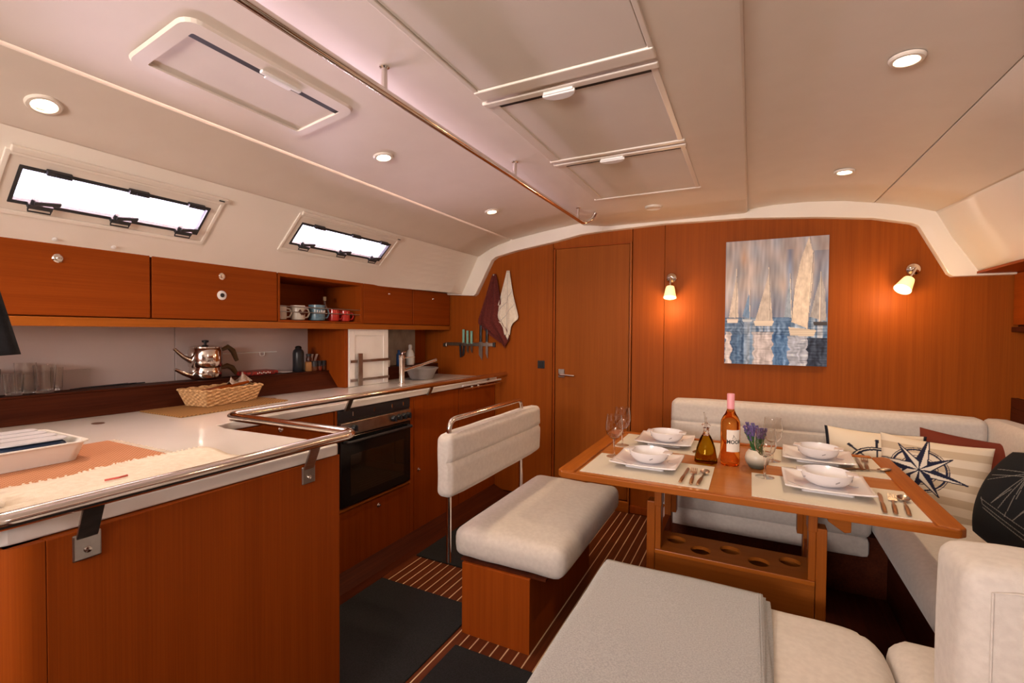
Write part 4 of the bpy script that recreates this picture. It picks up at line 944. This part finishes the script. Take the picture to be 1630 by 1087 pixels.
# ================================================================== floor mats
t = thing('floor_mat', 'large charcoal carpet mat in the galley aisle in front of the oven', 'carpet', (-1.43, .8, 0))
B().box(-1.73, -1.135, -1.2, 1.905, .0005, .008).obj('pile', 'carpet', t, bev=.003)
t = thing('floor_mat', 'charcoal carpet mat in the foreground before the bench', 'carpet', (-.8, .8, 0))
B().box(-1.085, -.35, -1.2, 1.635, .0005, .008).obj('pile', 'carpet', t, bev=.003)
t = thing('floor_mat', 'charcoal carpet mat behind the bench, toward the door', 'carpet', (-1.5, 2.8, 0))
B().box(-1.73, -1.19, 2.19, 3.1, .0005, .008).obj('pile', 'carpet', t, bev=.003)

# ================================================================== bench
bn = thing('upholstered_bench', 'cream two-seat bench with wooden box base and steel-framed backrest', 'bench', (-.95, 2.1, 0))
B().box(-1.11, -.785, 1.722, 2.52, 0, .312).obj('base_box', 'veneer', bn, bev=.002)
B().box(-1.125, -.72, 1.735, 2.60, .3125, .322).obj('seat_board', 'darkwood', bn)
def seatfn(e):
    x, y, z = e
    if z > .42:
        for xs in (-.84,): z -= .0035*math.exp(-((x-xs)/.008)**2)
    n = math.sin(x*31+y*17)*math.sin(y*23-x*11)*.0018
    if z < .34: z = max(z, .3225)
    return Vector((x+n, y, z+n))
B().soft(-1.170, -.650, 1.735, 2.655, .318, .448, .042, .010, .025, seatfn).obj('seat_cushion', 'fabric', bn, smooth=True)
def backfn(e):
    x, y, z = e; s = math.exp(-((z-.752)/.007)**2)
    if x > -1.16: x -= .013*s
    n = math.sin(z*29+y*19)*.0015; return Vector((x+n, y, z+n))
B().soft(-1.205, -1.128, 1.655, 2.628, .605, .872, .026, .008, .011, backfn).obj('backrest_cushion', 'fabric', bn, smooth=True)
B().tube(round_path([(-1.165, 1.70, .31), (-1.165, 1.70, .932), (-1.165, 2.42, .932), (-1.165, 2.42, .31)], .05, 7), .0115, 14).obj('tube_frame', 'chrome', bn, smooth=True)

# ================================================================== table
tb = thing('dining_table', 'orange-brown wooden dining table with raised rim and bottle rack below', 'table', (-.07, 2.37, 0))
TX0, TX1, TY0, TY1 = -.745, .607, 1.910, 2.865
def chamf(x0, x1, y0, y1, c): return [(x0+c, y0), (x1-c, y0), (x1, y0+c), (x1, y1-c), (x1-c, y1), (x0+c, y1), (x0, y1-c), (x0, y0+c)]
o = B().prism([(x, y, .692) for x, y in chamf(TX0+.002, TX1-.002, TY0+.002, TY1-.002, .02)], (0, 0, .017)).obj('tabletop', 'tabletop', tb)
def rim(pts, name, mat): return B().prism([(x, y, .689) for x, y in pts], (0, 0, .030)).obj(name, mat, tb, bev=.005)
bw = .072
rim([(TX0, TY0+.02), (TX0+.02, TY0), (TX0+bw, TY0+.022), (TX0+bw, TY1-.03), (TX0+.02, TY1), (TX0, TY1-.02)], 'side_rim', 'teak_y')
rim([(TX1, TY0+.02), (TX1, TY1-.02), (TX1-.02, TY1), (TX1-bw, TY1-.03), (TX1-bw, TY0+.022), (TX1-.02, TY0)], 'side_rim', 'teak_y')
B().box(TX0+bw, TX1-bw, TY1-.034, TY1, .689, .719).obj('end_rim', 'teak_x', tb, bev=.005)
B().prism([(TX0+.021, TY0, .688), (TX1-.021, TY0, .688), (TX1-bw, TY0+.019, .688), (TX0+bw, TY0+.019, .688)], (0, 0, .026)).obj('end_rim', 'teak_x', tb, bev=.003)
for s, (xa_, xb_) in ((-1, (-.386, -.352)), (1, (.228, .262))):
    xi0, xi1 = (xb_, xb_+.024) if s < 0 else (xa_-.024, xa_)
    for yA in (2.052, 2.52):
        lg_ = B().box(xa_, xb_, yA, yA+.06, 0, .60).obj('leg', 'teak_z', tb, bev=.003)
        B().box(xi0, xi1, yA+.004, yA+.055, .395, .63).obj('slide_post', 'teak_z', lg_, bev=.003)
        B().box(xi0-.003, xi1+.003, yA-.005, yA+.065, .585, .69).obj('slide_block', 'teak_z', lg_, bev=.003)
    B().box(xa_+.004, xb_-.004, 2.113, 2.519, .10, .38).obj('leg_panel', 'veneer', tb)
    B().box(xi0+(.03 if s < 0 else -.045), xi1+(.05 if s < 0 else -.03), 2.30, 2.36, .60, .69).obj('folding_hinge', 'blackplastic', tb, bev=.004)
b = B(); b.prism([(.263, 2.06, .63), (.263, 2.06, .688), (.335, 2.06, .688), (.335, 2.06, .60), (.315, 2.06, .595)], (0, .05, 0)); b.obj('leaf_bracket', 'teak_x', tb, bev=.003)
# bottle rack box
rk = B(); rk.box(-.350, .226, 2.052, 2.066, .05, .385); rk.box(-.350, .226, 2.246, 2.26, .05, .385); rk.box(-.350, -.336, 2.066, 2.246, .05, .385); rk.box(.212, .226, 2.066, 2.246, .05, .385); rk.box(-.336, .212, 2.066, 2.246, .05, .06)
rko = rk.obj('bottle_rack', 'veneer_x', tb, bev=.002)
b = B(); hx = [(-.282, 2.185), (-.175, 2.125), (-.064, 2.185), (.043, 2.125), (.155, 2.185)]; edges = [-.350, -.2285, -.1195, -.0105, .099, .226]
for i, (cx_, cy_) in enumerate(hx):
    x0_, x1_ = edges[i], edges[i+1]; y0_, y1_ = 2.052, 2.26; n = 32; ro = []; ri = []
    for k in range(n):
        a = 2*math.pi*k/n; dx, dy = math.cos(a), math.sin(a)
        tt = min([(x1_-cx_)/dx if dx > 1e-6 else 9, (x0_-cx_)/dx if dx < -1e-6 else 9, (y1_-cy_)/dy if dy > 1e-6 else 9, (y0_-cy_)/dy if dy < -1e-6 else 9])
        ro.append((cx_+dx*tt, cy_+dy*tt)); ri.append((cx_+.040*dx, cy_+.040*dy))
    # snap corner directions
    for cxn, cyn in ((x0_, y0_), (x1_, y0_), (x0_, y1_), (x1_, y1_)):
        kk_ = min(range(n), key=lambda q: (ro[q][0]-cxn)**2+(ro[q][1]-cyn)**2); ro[kk_] = (cxn, cyn)
    vt = [[b.bm.verts.new((p[0], p[1], z)) for p in lst] for lst, z in ((ro, .400), (ri, .400), (ri, .386), (ro, .386))]
    for a_, c_ in ((0, 1), (1, 2), (2, 3)):
        for k in range(n): b.bm.faces.new([vt[a_][k], vt[a_][(k+1) % n], vt[c_][(k+1) % n], vt[c_][k]])
b.obj('rack_top', 'veneer_x', tb, recalc=True)
B().box(-.350, .226, 2.044, 2.0525, .384, .402).obj('rack_lip', 'teak_x', tb, bev=.002)

# ---- table setting
ZT = .7092
Q = 1.0235
mats = [(-.646, -.134, 1.926, 2.262, 'cream placemat at the near left corner of the table'), (-.63, -.130, 2.432, 2.775, 'cream placemat at the far left corner of the table'),
        (.012, .527, 1.926, 2.247, 'cream placemat at the near right corner of the table'), (.060, .525, 2.415, 2.770, 'cream placemat at the far right corner of the table')]
for (x0, x1, y0, y1, lb) in mats:
    x0, x1, y0, y1 = x0*Q, x1*Q, y0*Q, y1*Q
    t = thing('placemat', lb, 'placemat', ((x0+x1)/2, (y0+y1)/2, ZT), 'placemats on the dining table'); B().box(x0, x1, y0, y1, ZT, ZT+.0022).obj('woven_sheet', 'mat', t)
ZP = ZT+.0025
def make_plate():
    root = thing('square_plate', '', 'plate', (0, 0, 0), 'square plates on the placemats'); h = .142; n = 24; b = B()
    def f(u, v):
        x, y = (u-.5)*2, (v-.5)*2; k = max(abs(x), abs(y)); e = max(0, (k-.55)/.45)
        z = .012+.016*e**1.5+.006*(x*x*y*y); return (x*h, y*h*.93, z)
    b.grid(f, n, n); o = b.obj('plate_body', 'porcelain', root, smooth=True); m = o.modifiers.new('s', 'SOLIDIFY'); m.thickness = .005; m.offset = -1
    fb = B(); 
    P = rr_frame(-.085, .085, -.08, .08, (.012, .012)); Q = rr_frame(-.08, .08, -.075, .075, (.01, .01))
    A = [fb.bm.verts.new((x, y, .0)) for x, y in P]; C = [fb.bm.verts.new((x, y, .009)) for x, y in P]
    for k in range(len(A)): fb.bm.faces.new([A[k], A[(k+1) % len(A)], C[(k+1) % len(A)], C[k]])
    fb.bm.faces.new(A[::-1]); fb.bm.faces.new(C); fb.obj('foot_rim', 'porcelain', root)
    for (cx_, cy_, r_, a0, a1) in ((.125, .05, .045, 150, 250), (-.115, -.10, .045, 10, 110)):
        P = []
        for k in range(9):
            a = R(a0+(a1-a0)*k/8); x, y = cx_+r_*math.cos(a), cy_+r_*math.sin(a); x = max(-.138, min(.138, x)); y = max(-.128, min(.128, y))
            e = max(0, (max(abs(x/h), abs(y/h/.93))-.55)/.45); P.append((x, y, .0128+.016*e**1.5+.006*((x/h)**2*(y/h/.93)**2)))
        B().tube(P, .0014, 5).obj('leaf_line', 'decor', root)
    return root
def make_bowl():
    root = thing('soup_bowl', '', 'bowl', (0, 0, 0), 'bowls on the square plates')
    pr = [(.042, 0), (.046, .002), (.066, .010), (.080, .024), (.087, .042), (.0895, .054), (.0865, .055), (.084, .042), (.077, .027), (.063, .015), (.035, .009), (.001, .008)]
    B().lathe(pr, (0, 0, 0), 40, cap1=False).obj('bowl_body', 'porcelain', root, smooth=True)
    for s in (-1, 1):
        B().soft(.080*s-.016, .080*s+.022 if s > 0 else .080*s+.010, -.028, .028, .048, .055, .003, 0, .01).obj('lug_handle', 'porcelain', root, smooth=True) if s > 0 else B().soft(-.102, -.070, -.028, .028, .048, .055, .003, 0, .01).obj('lug_handle', 'porcelain', root, smooth=True)
    d = B()
    for a in (205, 290, 345, 80, 140):
        a = R(a); c = Vector((.0835*math.cos(a), .0835*math.sin(a), .0315)); n_ = Vector((math.cos(a), math.sin(a), -.4)).normalized(); tg = Vector((-math.sin(a), math.cos(a), 0))
        B().obox(c+n_*.0005, tg*.007+Vector((0, 0, .003)), n_.cross(tg)*.0025, n_*.0008).obj('leaf_motif', 'decor', root)
    return root
def make_wineglass():
    root = thing('wine_glass', '', 'wine glass', (0, 0, 0), 'empty wine glasses on the table')
    B().lathe([(.0365, 0), (.0365, .0012), (.012, .0045), (.001, .0055)], (0, 0, 0), 28, cap1=False).obj('foot', 'clear', root, smooth=True)
    B().lathe([(.006, .0050), (.0045, .012), (.004, .05), (.0045, .080), (.007, .088)], (0, 0, 0), 28).obj('stem', 'glass', root, smooth=True)
    B().lathe([(.006, .088), (.022, .094), (.036, .112), (.0425, .138), (.041, .168), (.036, .205), (.0350, .205), (.0398, .168), (.0412, .138), (.035, .113), (.021, .096), (.001, .092)], (0, 0, 0), 28, cap1=False).obj('glass_bowl', 'glass', root, smooth=True)
    return root
def make_cut(kind):
    root = thing(kind, '', kind, (0, 0, 0))
    hb_ = B(); hb_.tube([(0, -.095, .006), (0, -.05, .007), (0, -.01, .006), (0, 0, .005)], [.0055, .0065, .0055, .003], 8, flat=.55); hb_.obj('handle', 'bronze', root, smooth=True)
    b = B()
    if kind == 'fork':
        b.obox((0, .018, .005), (.003, 0, 0), (0, .018, 0), (0, 0, .0012)); b.obox((0, .044, .006), (.011, 0, 0), (0, .009, .001), (0, 0, .001))
        for k in range(4): b.obox((-.0092+.00613*k, .070, .009), (.0013, 0, 0), (0, .018, .002), (0, 0, .0009))
    elif kind == 'spoon':
        b.obox((0, .018, .005), (.003, 0, 0), (0, .022, 0), (0, 0, .0012)); b.lathe([(.001, -.004), (.010, -.003), (.0165, .002), (.0155, .0025), (.009, -.0015), (.001, -.0025)], (0, .060, .008), 20, (0, -.1, 1), ell=1.45, cap0=False, cap1=False)
    else:
        b.prism([(.004, 0, .004), (.006, .05, .004), (.005, .085, .004), (-.002, .105, .004), (-.005, .09, .004), (-.005, 0, .004)], (0, 0, .0018))
    b.obj('blade' if kind == 'table_knife' else ('tines' if kind == 'fork' else 'spoon_bowl'), 'steel', root, smooth=kind == 'spoon'); return root
pl, bo, gl = make_plate(), make_bowl(), make_wineglass()
def place(proto, used, loc, rz, label):
    if not used: proto.location = loc; proto.rotation_euler.z = rz; proto['label'] = label; return proto
    return copy_tree(proto, loc, label, rz)
where = ['near left', 'far left', 'near right', 'far right']; pcs = [(-.405, 2.155, 2), (-.40, 2.615, 4), (.263, 2.150, 3), (.285, 2.610, 0)]
for i, (x, y, a) in enumerate(pcs):
    x, y = x*Q, y*Q
    place(pl, i, (x, y, ZP), R(a-3), 'square white plate with thin grey leaf lines on the %s placemat' % where[i])
    place(bo, i, (x+.005, y+.01, ZP+.0125), R(a*3-10), 'round white bowl with two lugs on the %s plate' % where[i])
for i, (x, y, lb) in enumerate([(-.575, 2.222, 'empty wine glass by the near left place setting'), (-.595, 2.465, 'empty wine glass by the far left place setting'), (.060, 2.20, 'empty wine glass in front of the lavender, near right setting'), (.098, 2.50, 'empty wine glass behind the lavender, far right setting')]):
    place(gl, i, (x*Q, y*Q, ZP), R(30*i), lb)
kn_, fk_, sp_ = make_cut('table_knife'), make_cut('fork'), make_cut('spoon')
for o_ in (kn_, fk_, sp_): o_.scale = (1.2, 1.2, 1.2)
k = 0
for (lb, items) in (('near left', ((-.236, 2.050, -2), (-.203, 2.045, 2), (-.168, 2.050, -4))), ('near right', ((.418, 2.040, -7), (.450, 2.040, -9), (.484, 2.045, -8))), ('far right', ((.448, 2.61, -4), (.472, 2.61, -6), (.455, 2.500, -72)))):
    for pr_, nm, (x, y, a) in zip((kn_, fk_, sp_), ('table knife', 'fork', 'spoon'), items):
        place(pr_, k, (x*Q, y*Q+.005, ZP), R(a), 'bronze-handled %s beside the %s plate' % (nm, lb))
    k += 1
copy_tree(sp_, (-.21, 2.635, ZP), 'bronze-handled spoon beside the far left plate, behind the oil bottle', R(-20))
for o in list(bpy.data.objects):
    if o.parent is None and o.name.split('.')[0] in ('table_knife', 'fork', 'spoon'): o['group'] = {'table_knife': 'table knives', 'fork': 'table forks', 'spoon': 'table spoons'}[o.name.split('.')[0]]; o['category'] = 'cutlery'
# oil bottle
t = thing('olive_oil_bottle', 'conical glass bottle of olive oil with glass pourer', 'bottle', (-.178, 2.325, ZT)); c = (-.180, 2.380, ZT)
B().lathe([(.018, .1305), (.014, .140), (.013, .150), (.015, .165), (.013, .165), (.001, .166)], c, 32, cap1=False).obj('neck', 'glass', t, smooth=True)
B().lathe([(.047, .001), (.051, .006), (.050, .020), (.041, .070), (.028, .112), (.0185, .130), (.001, .1302)], c, 32, cap1=False).obj('oil', 'oil', t, smooth=True)
B().tube([(-.180, 2.380, ZT+.13), (-.180, 2.380, ZT+.185), (-.182, 2.377, ZT+.215), (-.190, 2.370, ZT+.238)], [.008, .007, .005, .003], 10).obj('pourer', 'glass', t, smooth=True)
B().tube(arc((-.180, 2.380, ZT+.165), .022, 30, 150, 8, 'xz'), .003, 8).obj('pourer_vent', 'glass', t, smooth=True)
# wine bottle
t = thing('rose_wine_bottle', 'bottle of rose wine with pink capsule and white label', 'bottle', (-.078, 2.345, ZT)); bx_, by_ = -.078, 2.400; c = (bx_, by_, ZT)
prf = [(.001, .014), (.022, .008), (.038, .001), (.041, .006), (.0417, .020), (.0417, .190), (.0400, .205), (.033, .222), (.023, .238), (.0165, .254), (.0155, .265)]
B().lathe([(.001, .014)]+prf[1:], c, 36, cap0=False, cap1=True).obj('glass_body', 'rose', t, smooth=True)
B().lathe([(.0160, .258), (.0162, .328), (.0150, .330), (.001, .330)], c, 24, cap1=False).obj('capsule', 'pink', t, smooth=True)
lang = math.atan2(-by_, -bx_)+.42; NL = 14
def lpnt(a, z, r=.0422): return (bx_+r*math.cos(a), by_+r*math.sin(a), ZT+z)
lbo = B().grid(lambda u, v: lpnt(lang-.78+1.56*u, .068+.100*v), NL, 1).obj('paper_label', 'label', t, smooth=True, recalc=False)
def text_mesh(s, size):
    cu = bpy.data.curves.new('txt', 'FONT'); cu.body = s; cu.size = size; cu.align_x = 'CENTER'; cu.align_y = 'CENTER'; cu.resolution_u = 3; cu.offset = size*.03
    ob = bpy.data.objects.new('txt', cu); COL.objects.link(ob); dg = bpy.context.evaluated_depsgraph_get(); me = bpy.data.meshes.new_from_object(ob.evaluated_get(dg))
    bpy.data.objects.remove(ob); bpy.data.curves.remove(cu); return me
def wrap_text(s, size, zc, name='lettering'):
    me = text_mesh(s, size)
    for v in me.vertices:
        p = lpnt(lang+v.co.x/.0405, zc+v.co.y*1.15, .0426); v.co = p
    o = bpy.data.objects.new(name, me); COL.objects.link(o); me.materials.clear(); me.materials.append(M['ink']); o.parent = lbo; o.matrix_parent_inverse = WM(lbo).inverted(); return o
wrap_text('MOOR', .021, .113)
b = B()
for (x0_, z0_, x1_, z1_) in ((-.010, .128, .012, .128), (-.004, .146, .006, .131), (-.004, .146, -.004, .136), (.0, .140, -.008, .131)):
    b.tube([lpnt(lang+(x0_+(x1_-x0_)*s)/.0405, z0_+(z1_-z0_)*s, .0426) for s in (0, .5, 1)], .0007, 5)
b.obj('emblem', 'ink', lbo)
# vase of lavender
t = thing('lavender_pot', 'small round pot, cream above and grey-green below, holding lavender', 'plant', (.030, 2.345, ZT)); c = (.033, 2.395, ZT)
pm = base_mat('two_tone_glaze', (.6, .55, .45), .3); N = pm.node_tree.nodes; L = pm.node_tree.links
tc = N.new('ShaderNodeTexCoord'); sx_ = N.new('ShaderNodeSeparateXYZ'); rp = N.new('ShaderNodeValToRGB'); mr = N.new('ShaderNodeMapRange'); mr.inputs[1].default_value = ZT; mr.inputs[2].default_value = ZT+.09
L.new(tc.outputs['Object'], sx_.inputs[0]); L.new(sx_.outputs[2], mr.inputs[0]); L.new(mr.outputs[0], rp.inputs[0]); L.new(rp.outputs[0], N['Principled BSDF'].inputs['Base Color'])
rp.color_ramp.elements[0].position = .18; rp.color_ramp.elements[0].color = (.10, .11, .085, 1); rp.color_ramp.elements[1].position = .62; rp.color_ramp.elements[1].color = (.66, .60, .50, 1)
B().lathe([(.024, 0), (.032, .006), (.046, .026), (.050, .044), (.045, .066), (.036, .080), (.032, .084), (.029, .082), (.034, .066), (.001, .064)], c, 32, cap1=False).obj('pot', pm, t, smooth=True)
b = B(); fb = B(); lv = base_mat('lavender_leaf', (.05, .16, .05), .6); lf = noisy('lavender_bloom', (.18, .12, .32), (.10, .07, .20), (200, 200, 200), .8, 0)
for k in range(15):
    a = rng.uniform(0, 2*math.pi); sp_r = rng.uniform(.01, .05); top = Vector((c[0]-.012+sp_r*math.cos(a), c[1]+sp_r*math.sin(a), ZT+rng.uniform(.15, .20))); bot = Vector((c[0]+.012*math.cos(a), c[1]+.012*math.sin(a), ZT+.068))
    b.tube([bot, (bot+top)/2+Vector((.003, 0, 0)), top], .0014, 5)
    d = (top-bot).normalized()
    for q in range(9):
        p = top - d*(.0055*q); rr_ = .0085*(1-.05*q)
        for w in range(3): aa = rng.uniform(0, 6.28); fb.ball(p+Vector((rr_*.6*math.cos(aa), rr_*.6*math.sin(aa), 0)), .0042, 6)
    for q in range(5):
        p = bot+(top-bot)*rng.uniform(.05, .6); aa = rng.uniform(0, 6.28); dr_ = Vector((math.cos(aa), math.sin(aa), 1.0)).normalized(); sd = dr_.cross(Vector((0, 0, 1))).normalized()
        b.obox(p+dr_*.014, dr_*.016, sd*.0028, sd.cross(dr_)*.0006)
b.obj('leaves', lv, t)['kind'] = 'stuff'; fb.obj('blossom', lf, t)['kind'] = 'stuff'

# ================================================================== L-shaped sofa, back and starboard runs
sf = thing('corner_sofa', 'cream corner sofa running behind and to the right of the table', 'sofa', (.4, 3.1, 0))
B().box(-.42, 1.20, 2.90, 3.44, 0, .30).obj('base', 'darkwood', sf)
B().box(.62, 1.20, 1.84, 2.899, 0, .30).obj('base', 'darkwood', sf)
B().soft(-.44, .535, 2.84, 2.893, .215, .31, .015, .003, .03).obj('front_apron', 'fabric', sf, smooth=True)
B().soft(-.46, .545, 2.835, 3.31, .305, .445, .035, .010, .03).obj('seat_cushion', 'fabric', sf, smooth=True)
B().soft(.555, 1.15, 1.80, 3.31, .305, .445, .05, .010, .03).obj('seat_cushion', 'fabric', sf, smooth=True)
def bkfn(e):
    x, y, z = e
    if y < 3.36: y += .014*math.exp(-((z-.735)/.007)**2) + .10*max(0, .78-z)*-.35
    return Vector((x, y, z))
B().soft(-.470, 1.115, 3.30, 3.435, .44, .872, .035, .006, .012, bkfn).obj('backrest_cushion', 'fabric', sf, smooth=True)
B().soft(1.118, 1.235, 1.80, 3.432, .44, .872, .035, .006, .03).obj('backrest_cushion', 'fabric', sf, smooth=True)
# starboard shelf and locker
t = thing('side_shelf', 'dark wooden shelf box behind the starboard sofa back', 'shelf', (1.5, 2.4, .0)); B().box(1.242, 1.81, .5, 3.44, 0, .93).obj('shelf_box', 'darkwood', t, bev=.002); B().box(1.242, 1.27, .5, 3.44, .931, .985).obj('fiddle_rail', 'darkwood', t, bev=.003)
t = thing('side_locker', 'dark wooden starboard wall locker at the right edge', 'cabinet', (1.5, 2.4, 1.33)); B().box(1.262, 1.81, .5, 3.44, 1.338, 1.645).obj('body', 'darkwood', t); B().box(1.240, 1.26, .5, 3.435, 1.372, 1.644).obj('door', 'veneer_y', t, bev=.002); B().box(1.236, 1.27, .5, 3.44, 1.335, 1.362).obj('bottom_rail', 'darkwood', t, bev=.002)
# ---- foreground settee
fg = thing('foreground_settee', 'cream settee in the right foreground with upright back block', 'sofa', (.2, 1.2, 0))
B().box(-.40, 1.15, .45, 1.66, 0, .30).obj('base', 'darkwood', fg)
def fgf(e):
    x, y, z = e
    if z > .42: z -= .004*math.exp(-((y-1.60)/.008)**2)*(1 if -.44 < x < .30 else 0)
    n = math.sin(x*27+y*13)*math.sin(y*21-x*9)*.0016; return Vector((x+n, y, z+n))
def rounded_cushion(x0, x1, y0, y1, z0, z1, rc, nm, fn):
    """seat cushion with corners rounded in plan"""
    b = B(); b.soft(x0, x1, y0, y1, z0, z1, .045, .010, .026, None)
    for v in b.bm.verts:
        p = v.co
        for cx_, sx2 in ((x0+rc, -1), (x1-rc, 1)):
            cy_ = y1-rc
            if (p.x-cx_)*sx2 > 0 and p.y > cy_:
                dx, dy = abs(p.x-cx_)/rc, (p.y-cy_)/rc; m = max(dx, dy); l = math.hypot(dx, dy)
                if l > 1e-6: p.x = cx_+sx2*dx*m/l*rc; p.y = cy_+dy*m/l*rc
        v.co = fn(p)
    return b.obj(nm, 'fabric', fg, smooth=True)
rounded_cushion(-.500, .347, .55, 1.722, .305, .445, .09, 'seat_cushion', fgf)
rounded_cushion(.362, 1.15, .55, 1.722, .305, .445, .05, 'seat_cushion', fgf)
B().soft(.380, 1.15, 1.205, 1.385, .440, .868, .035, .008, .022).obj('back_block', 'fabric', fg, smooth=True)
b = B().tube([(.416, 1.2, .46), (.416, 1.198, .832), (.45, 1.197, .838), (1.1, 1.197, .838)], .0022, 6); b.obj('piping', 'fabric', fg, smooth=True)
# blanket
bl = thing('grey_blanket', 'folded grey wool blanket laid over the foreground settee', 'blanket', (-.2, 1.2, .45))
def blz(x, y): 
    z = .4585
    e = y-1.685
    if e > 0: z -= e*e*9
    ex = -.455-x
    if ex > 0: z -= ex*ex*9
    return z
def layer(x0, x1, y0, y1, dz, wob):
    b = B(); b.grid(lambda u, v: (x0+(x1-x0)*u+wob*math.sin(v*9)*.004, y0+(y1-y0)*v - (.004*math.sin(u*7)), blz(x0+(x1-x0)*u, y0+(y1-y0)*v)+dz+.0015*math.sin(u*8+v*5)*math.sin(v*9)), 26, 40)
    return b.obj('fold_layer', 'blanket', bl, smooth=True, solid=.0085)
layer(-.470, .066, .60, 1.722, .003, 1); layer(-.466, .058, .60, 1.720, .012, -1); layer(-.463, .046, .60, 1.716, .021, .6)
for q in (.040, .034):
    B().tube([(q, y, blz(q, y)+.0262) for y in np.linspace(.6, 1.70, 20)], .0012, 5).obj('stitched_hem', 'blanket', bl)

# ================================================================== pillows
def pillow(name, label, c, nrm, w, h, th, colf, roll=0, n=110, mat=None, res=None, rnd=0):
    n = res or n
    root = thing(name, label, 'pillow', c); nr = Vector(nrm).normalized(); up = Vector((0, 0, 1)); up = (up-nr*up.dot(nr)).normalized(); rt_ = up.cross(nr).normalized()
    q = Matrix.Rotation(R(roll), 3, nr); up = q @ up; rt_ = q @ rt_; c = Vector(c)
    def surf(u, v, s):
        U_, V_ = u*2-1, v*2-1
        e = max(0, (1-abs(U_)**2.6)*(1-abs(V_)**2.6))**.55
        X = w/2*U_*(1-.07*(1-V_*V_)); Y = h/2*V_*(1-.07*(1-U_*U_))
        if rnd: X = w/2*U_*math.sqrt(1-rnd*V_*V_/2); Y = h/2*V_*math.sqrt(1-rnd*U_*U_/2)
        return c+rt_*X+up*Y+nr*(s*th/2*e)
    b = B(); b.grid(lambda u, v: surf(u, v, 1), n, n)
    cl = {}
    bm = b.bm
    i = 0; bm.verts.ensure_lookup_table()
    for a in range(n+1):
        for d_ in range(n+1): cl[i] = (a/n, d_/n); i += 1
    lst = {v: cl[k] for k, v in enumerate(bm.verts)}
    def cf(v): return s2l(colf(*lst[v]))
    b.obj('front_cover', mat or M['print'], root, smooth=True, recalc=False, colf=cf)
    b = B(); b.grid(lambda u, v: surf(1-u, v, -1), 24, 24); b.obj('back_cover', mat or M['print'], root, smooth=True, recalc=False, colf=lambda v: s2l(colf(.02, .02)))
    return root
M['print'] = attr_mat('printed_cotton', .9, .3, 500)
def compass(u, v):  # u right, v up
    base = (222, 208, 190) if (v*5.2+.3) % 1.0 < .52 else (196, 176, 152)
    X, Y = (u-.36)*1.0, (v-.60)*1.0; r = math.hypot(X, Y); a = math.degrees(math.atan2(Y, X)) % 360
    c = base
    if .245 < r < .265 or .275 < r < .283 or .150 < r < .160 or .175 < r < .182: c = (26, 30, 58)
    for k in range(8):
        ang_ = -12+45*k; L_ = .46 if k % 2 == 0 else .36; d = R(a-ang_); x = r*math.cos(d); y = r*math.sin(d)
        if x > 0 and x < L_:
            wd = .075*(1-x/L_) if x > .09 else .075*x/.09*(1-.09/L_)
            if abs(y) < wd: c = (24, 28, 56) if y > 0 else (226, 216, 204)
            if abs(abs(y)-wd) < .006: c = (24, 28, 56)
    return c
def wheel(u, v):
    X, Y = u-.52, v-.46; r = math.hypot(X, Y); a = math.degrees(math.atan2(Y, X)) % 45; a = min(a, 45-a)
    c = (226, 214, 196)
    if u < .03 or u > .97: c = (24, 26, 40)
    d = r*math.sin(R(a))
    if .235 < r < .262 or .275 < r < .292: c = (24, 28, 50)
    if .05 < r < .24 and d < .010: c = (24, 28, 50)
    if .292 < r < .36 and d < .012: c = (24, 28, 50)
    if .36 < r < .42 and d < .020: c = (24, 28, 50)
    if r < .055: c = (24, 28, 50)
    return c
lines = [((.10, .28), (.92, .10)), ((.05, .34), (.90, .17)), ((.10, .28), (.05, .36)), ((.92, .10), (.97, .22)), ((.42, .85), (.40, .26)), ((.42, .85), (.20, .34)), ((.42, .85), (.30, .32)), ((.20, .34), (.34, .60)), ((.42, .85), (.05, .80)), ((.42, .85), (.02, .62)), ((.42, .80), (.03, .70)),
         ((.72, .72), (.70, .20)), ((.72, .72), (.50, .26)), ((.72, .72), (.62, .30)), ((.72, .72), (.88, .30)), ((.42, .85), (.72, .72)), ((.42, .85), (.56, .55)), ((.50, .26), (.60, .50)), ((.80, .36), (.98, .34)), ((.90, .17), (.90, .40)), ((.12, .24), (.85, .07)), ((.42, .85), (.44, .50)), ((.72, .72), (.76, .24))]
def boat(u, v):
    u, v = (u-.02)/.60, (v-.12)/.78
    c = (7, 8, 14)
    for (a, b_) in lines:
        dx, dy = b_[0]-a[0], b_[1]-a[1]; t_ = max(0, min(1, ((u-a[0])*dx+(v-a[1])*dy)/(dx*dx+dy*dy))); d = math.hypot(u-a[0]-dx*t_, v-a[1]-dy*t_)
        if d < .0036: c = (118, 114, 110)
    return c
pillow('wheel_pillow', 'white pillow with navy ship wheel print and dark piping', (.605, 3.175, .612), (-.05, -1, .30), .455, .36, .13, wheel, -2)
pillow('rust_pillow', 'rust-red plain pillow tucked behind the striped compass pillow', (.985, 3.17, .625), (-.25, -1, .30), .40, .36, .13, lambda u, v: (112, 44, 26), -6, res=30)
pillow('compass_pillow', 'striped beige and white pillow with navy compass rose', (.790, 2.93, .612), (-.18, -1, .32), .42, .40, .13, compass, -3, n=170)
pillow('boat_pillow', 'black pillow with a pale line drawing of a sailing ship', (1.005, 2.43, .655), (-.50, -.80, .30), .42, .42, .16, boat, -14, n=220, rnd=.62)
# white hemp tassel on wheel pillow corner
